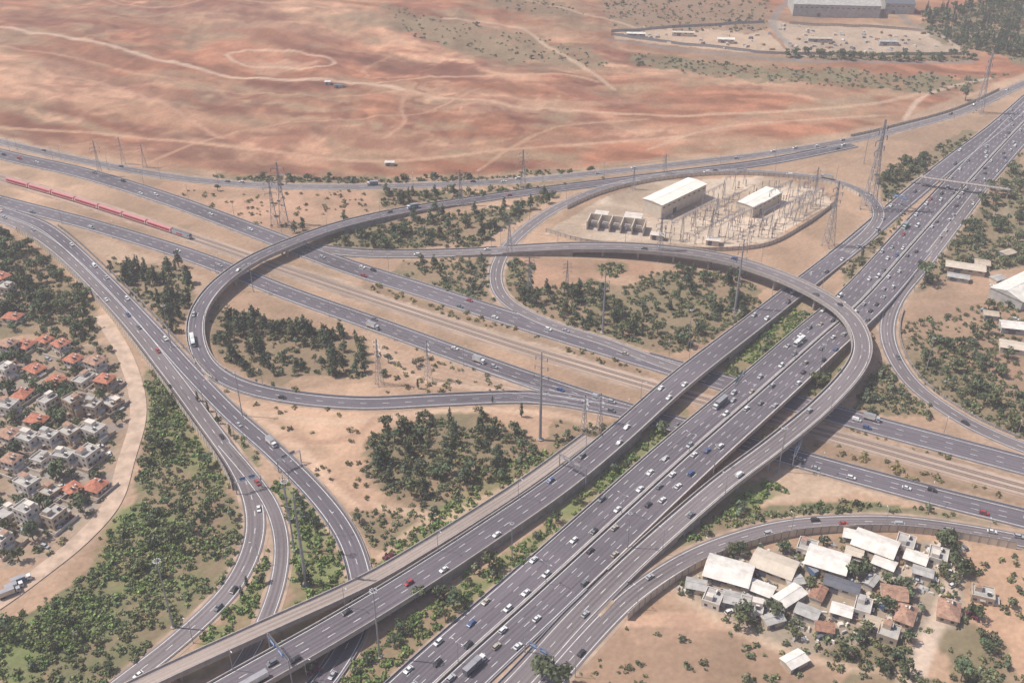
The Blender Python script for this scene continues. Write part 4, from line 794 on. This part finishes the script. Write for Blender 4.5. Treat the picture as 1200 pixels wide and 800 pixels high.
# ---------------------------------------------------------------- vegetation
grow()
TME={k:[quads_mesh(k,*t,FOL) for t in v] for k,v in LIB.items()}
NM={CON:'pine_tree',BRO:'broadleaf_tree',CYP:'cypress_tree',OLI:'olive_tree','bush':'bush'}
for k,u,v,s_ in [(BRO,1083,333,2.0),(BRO,1131,118,1.7),(CYP,611,488,.9),(CYP,577,472,.5),(CON,622,245,1.2),(CON,510,247,1.0),(CON,130,318,.9),(CYP,150,312,.8),(BRO,652,800,1.7),(BRO,635,792,1.4),(BRO,360,788,.9),(BRO,1000,678,1.4),(BRO,1010,672,1.2),(BRO,870,725,1.3),(BRO,905,722,1.2),(CYP,1010,302,.9),(CYP,998,322,.9),(CON,355,270,1.1),(CON,345,272,1.),(OLI,455,425,1.3),(OLI,450,440,1.),(CYP,490,455,.7),(BRO,1160,222,1.2),(BRO,1150,240,1.3),(CON,640,238,1.1),(BRO,1180,420,1.1),(BRO,1170,440,1.0),(BRO,60,465,1.3),(BRO,66,492,1.2),(BRO,50,595,1.1),(BRO,95,600,1.2),(BRO,10,462,1.3),(BRO,490,705,1.0),(BRO,515,700,.9),(OLI,180,640,1.3),(OLI,1060,690,1.6),(BRO,74,500,1.4),(BRO,85,465,1.2),(BRO,1195,225,1.4),(BRO,1187,205,1.2),(CYP,232,470,.7),(CYP,244,482,.7),(CYP,256,496,.7),(CYP,270,510,.7),(CYP,284,700,.7),(CYP,290,688,.7),(CYP,355,600,.8),(CYP,365,612,.8),(CYP,372,625,.8)]:
    p=P(u,v); inst(NM[k],random.choice(TME[k]),(p[0],p[1],float(relief([p[0]],[p[1]])[0])),(0,0,random.uniform(0,6)),s_)
V,Q,C=LIB['bush'][0]
bm_=quads_mesh('bougainvillea',V,Q,np.tile((.16,.05,.07),(len(V),1))*(C[:,1:2]/.13),FOL)
for u,v in [(488,693),(500,690),(512,700),(350,780),(365,785),(210,790),(455,652),(1140,720)]:
    p=P(u,v); inst('bougainvillea_bush',bm_,(p[0],p[1],0),(0,0,random.uniform(0,6)),2.3)
# ---------------------------------------------------------------- dusty summer haze (real air volume around the whole site)
hb=MB(); hm=bpy.data.materials.new('haze_air'); hm.use_nodes=True; hn=hm.node_tree; hn.nodes.remove(hn.nodes['Principled BSDF']); vs=hn.nodes.new('ShaderNodeVolumeScatter'); vs.inputs['Color'].default_value=(.97,.89,.94,1); vs.inputs['Density'].default_value=.00022; hn.links.new(vs.outputs[0],hn.nodes['Material Output'].inputs['Volume'])
try:
    hm.cycles.homogeneous_volume=True
    hm.cycles.volume_sampling='DISTANCE'
except Exception as ex: print('haze opts',ex)
hb.box((0,3000,185),(9000,9000,430),hm); hb.obj('atmosphere')
# ---------------------------------------------------------------- light, sky, camera
el=R_(56)
sd=Vector((-.93,.12,0)).normalized(); sun_dir=Vector((sd.x*math.cos(el),sd.y*math.cos(el),math.sin(el)))
li=bpy.data.lights.new('sun','SUN'); li.energy=5.0; li.angle=R_(.55); li.color=(1,.935,.86); lo=bpy.data.objects.new('sun',li); scene.collection.objects.link(lo); lo.rotation_euler=(-sun_dir).to_track_quat('-Z','Y').to_euler(); lo.location=(0,0,600)
w=bpy.data.worlds.new('World'); scene.world=w; w.use_nodes=True; nt=w.node_tree; bgn=nt.nodes['Background']; sk=nt.nodes.new('ShaderNodeTexSky'); sk.sky_type='NISHITA'; sk.sun_disc=False; sk.sun_elevation=el; sk.sun_rotation=math.atan2(sun_dir.x,sun_dir.y); sk.dust_density=2.5; sk.altitude=300
nt.links.new(sk.outputs[0],bgn.inputs[0]); bgn.inputs[1].default_value=.125
cd=bpy.data.cameras.new('camera'); cd.sensor_width=36; cd.lens=36; cd.clip_start=1; cd.clip_end=60000; co=bpy.data.objects.new('camera',cd); scene.collection.objects.link(co); co.location=(0,0,H); co.rotation_euler=(R_(90-32),0,0); scene.camera=co
print('veg instances',cnt,'vehicles',len(placed))
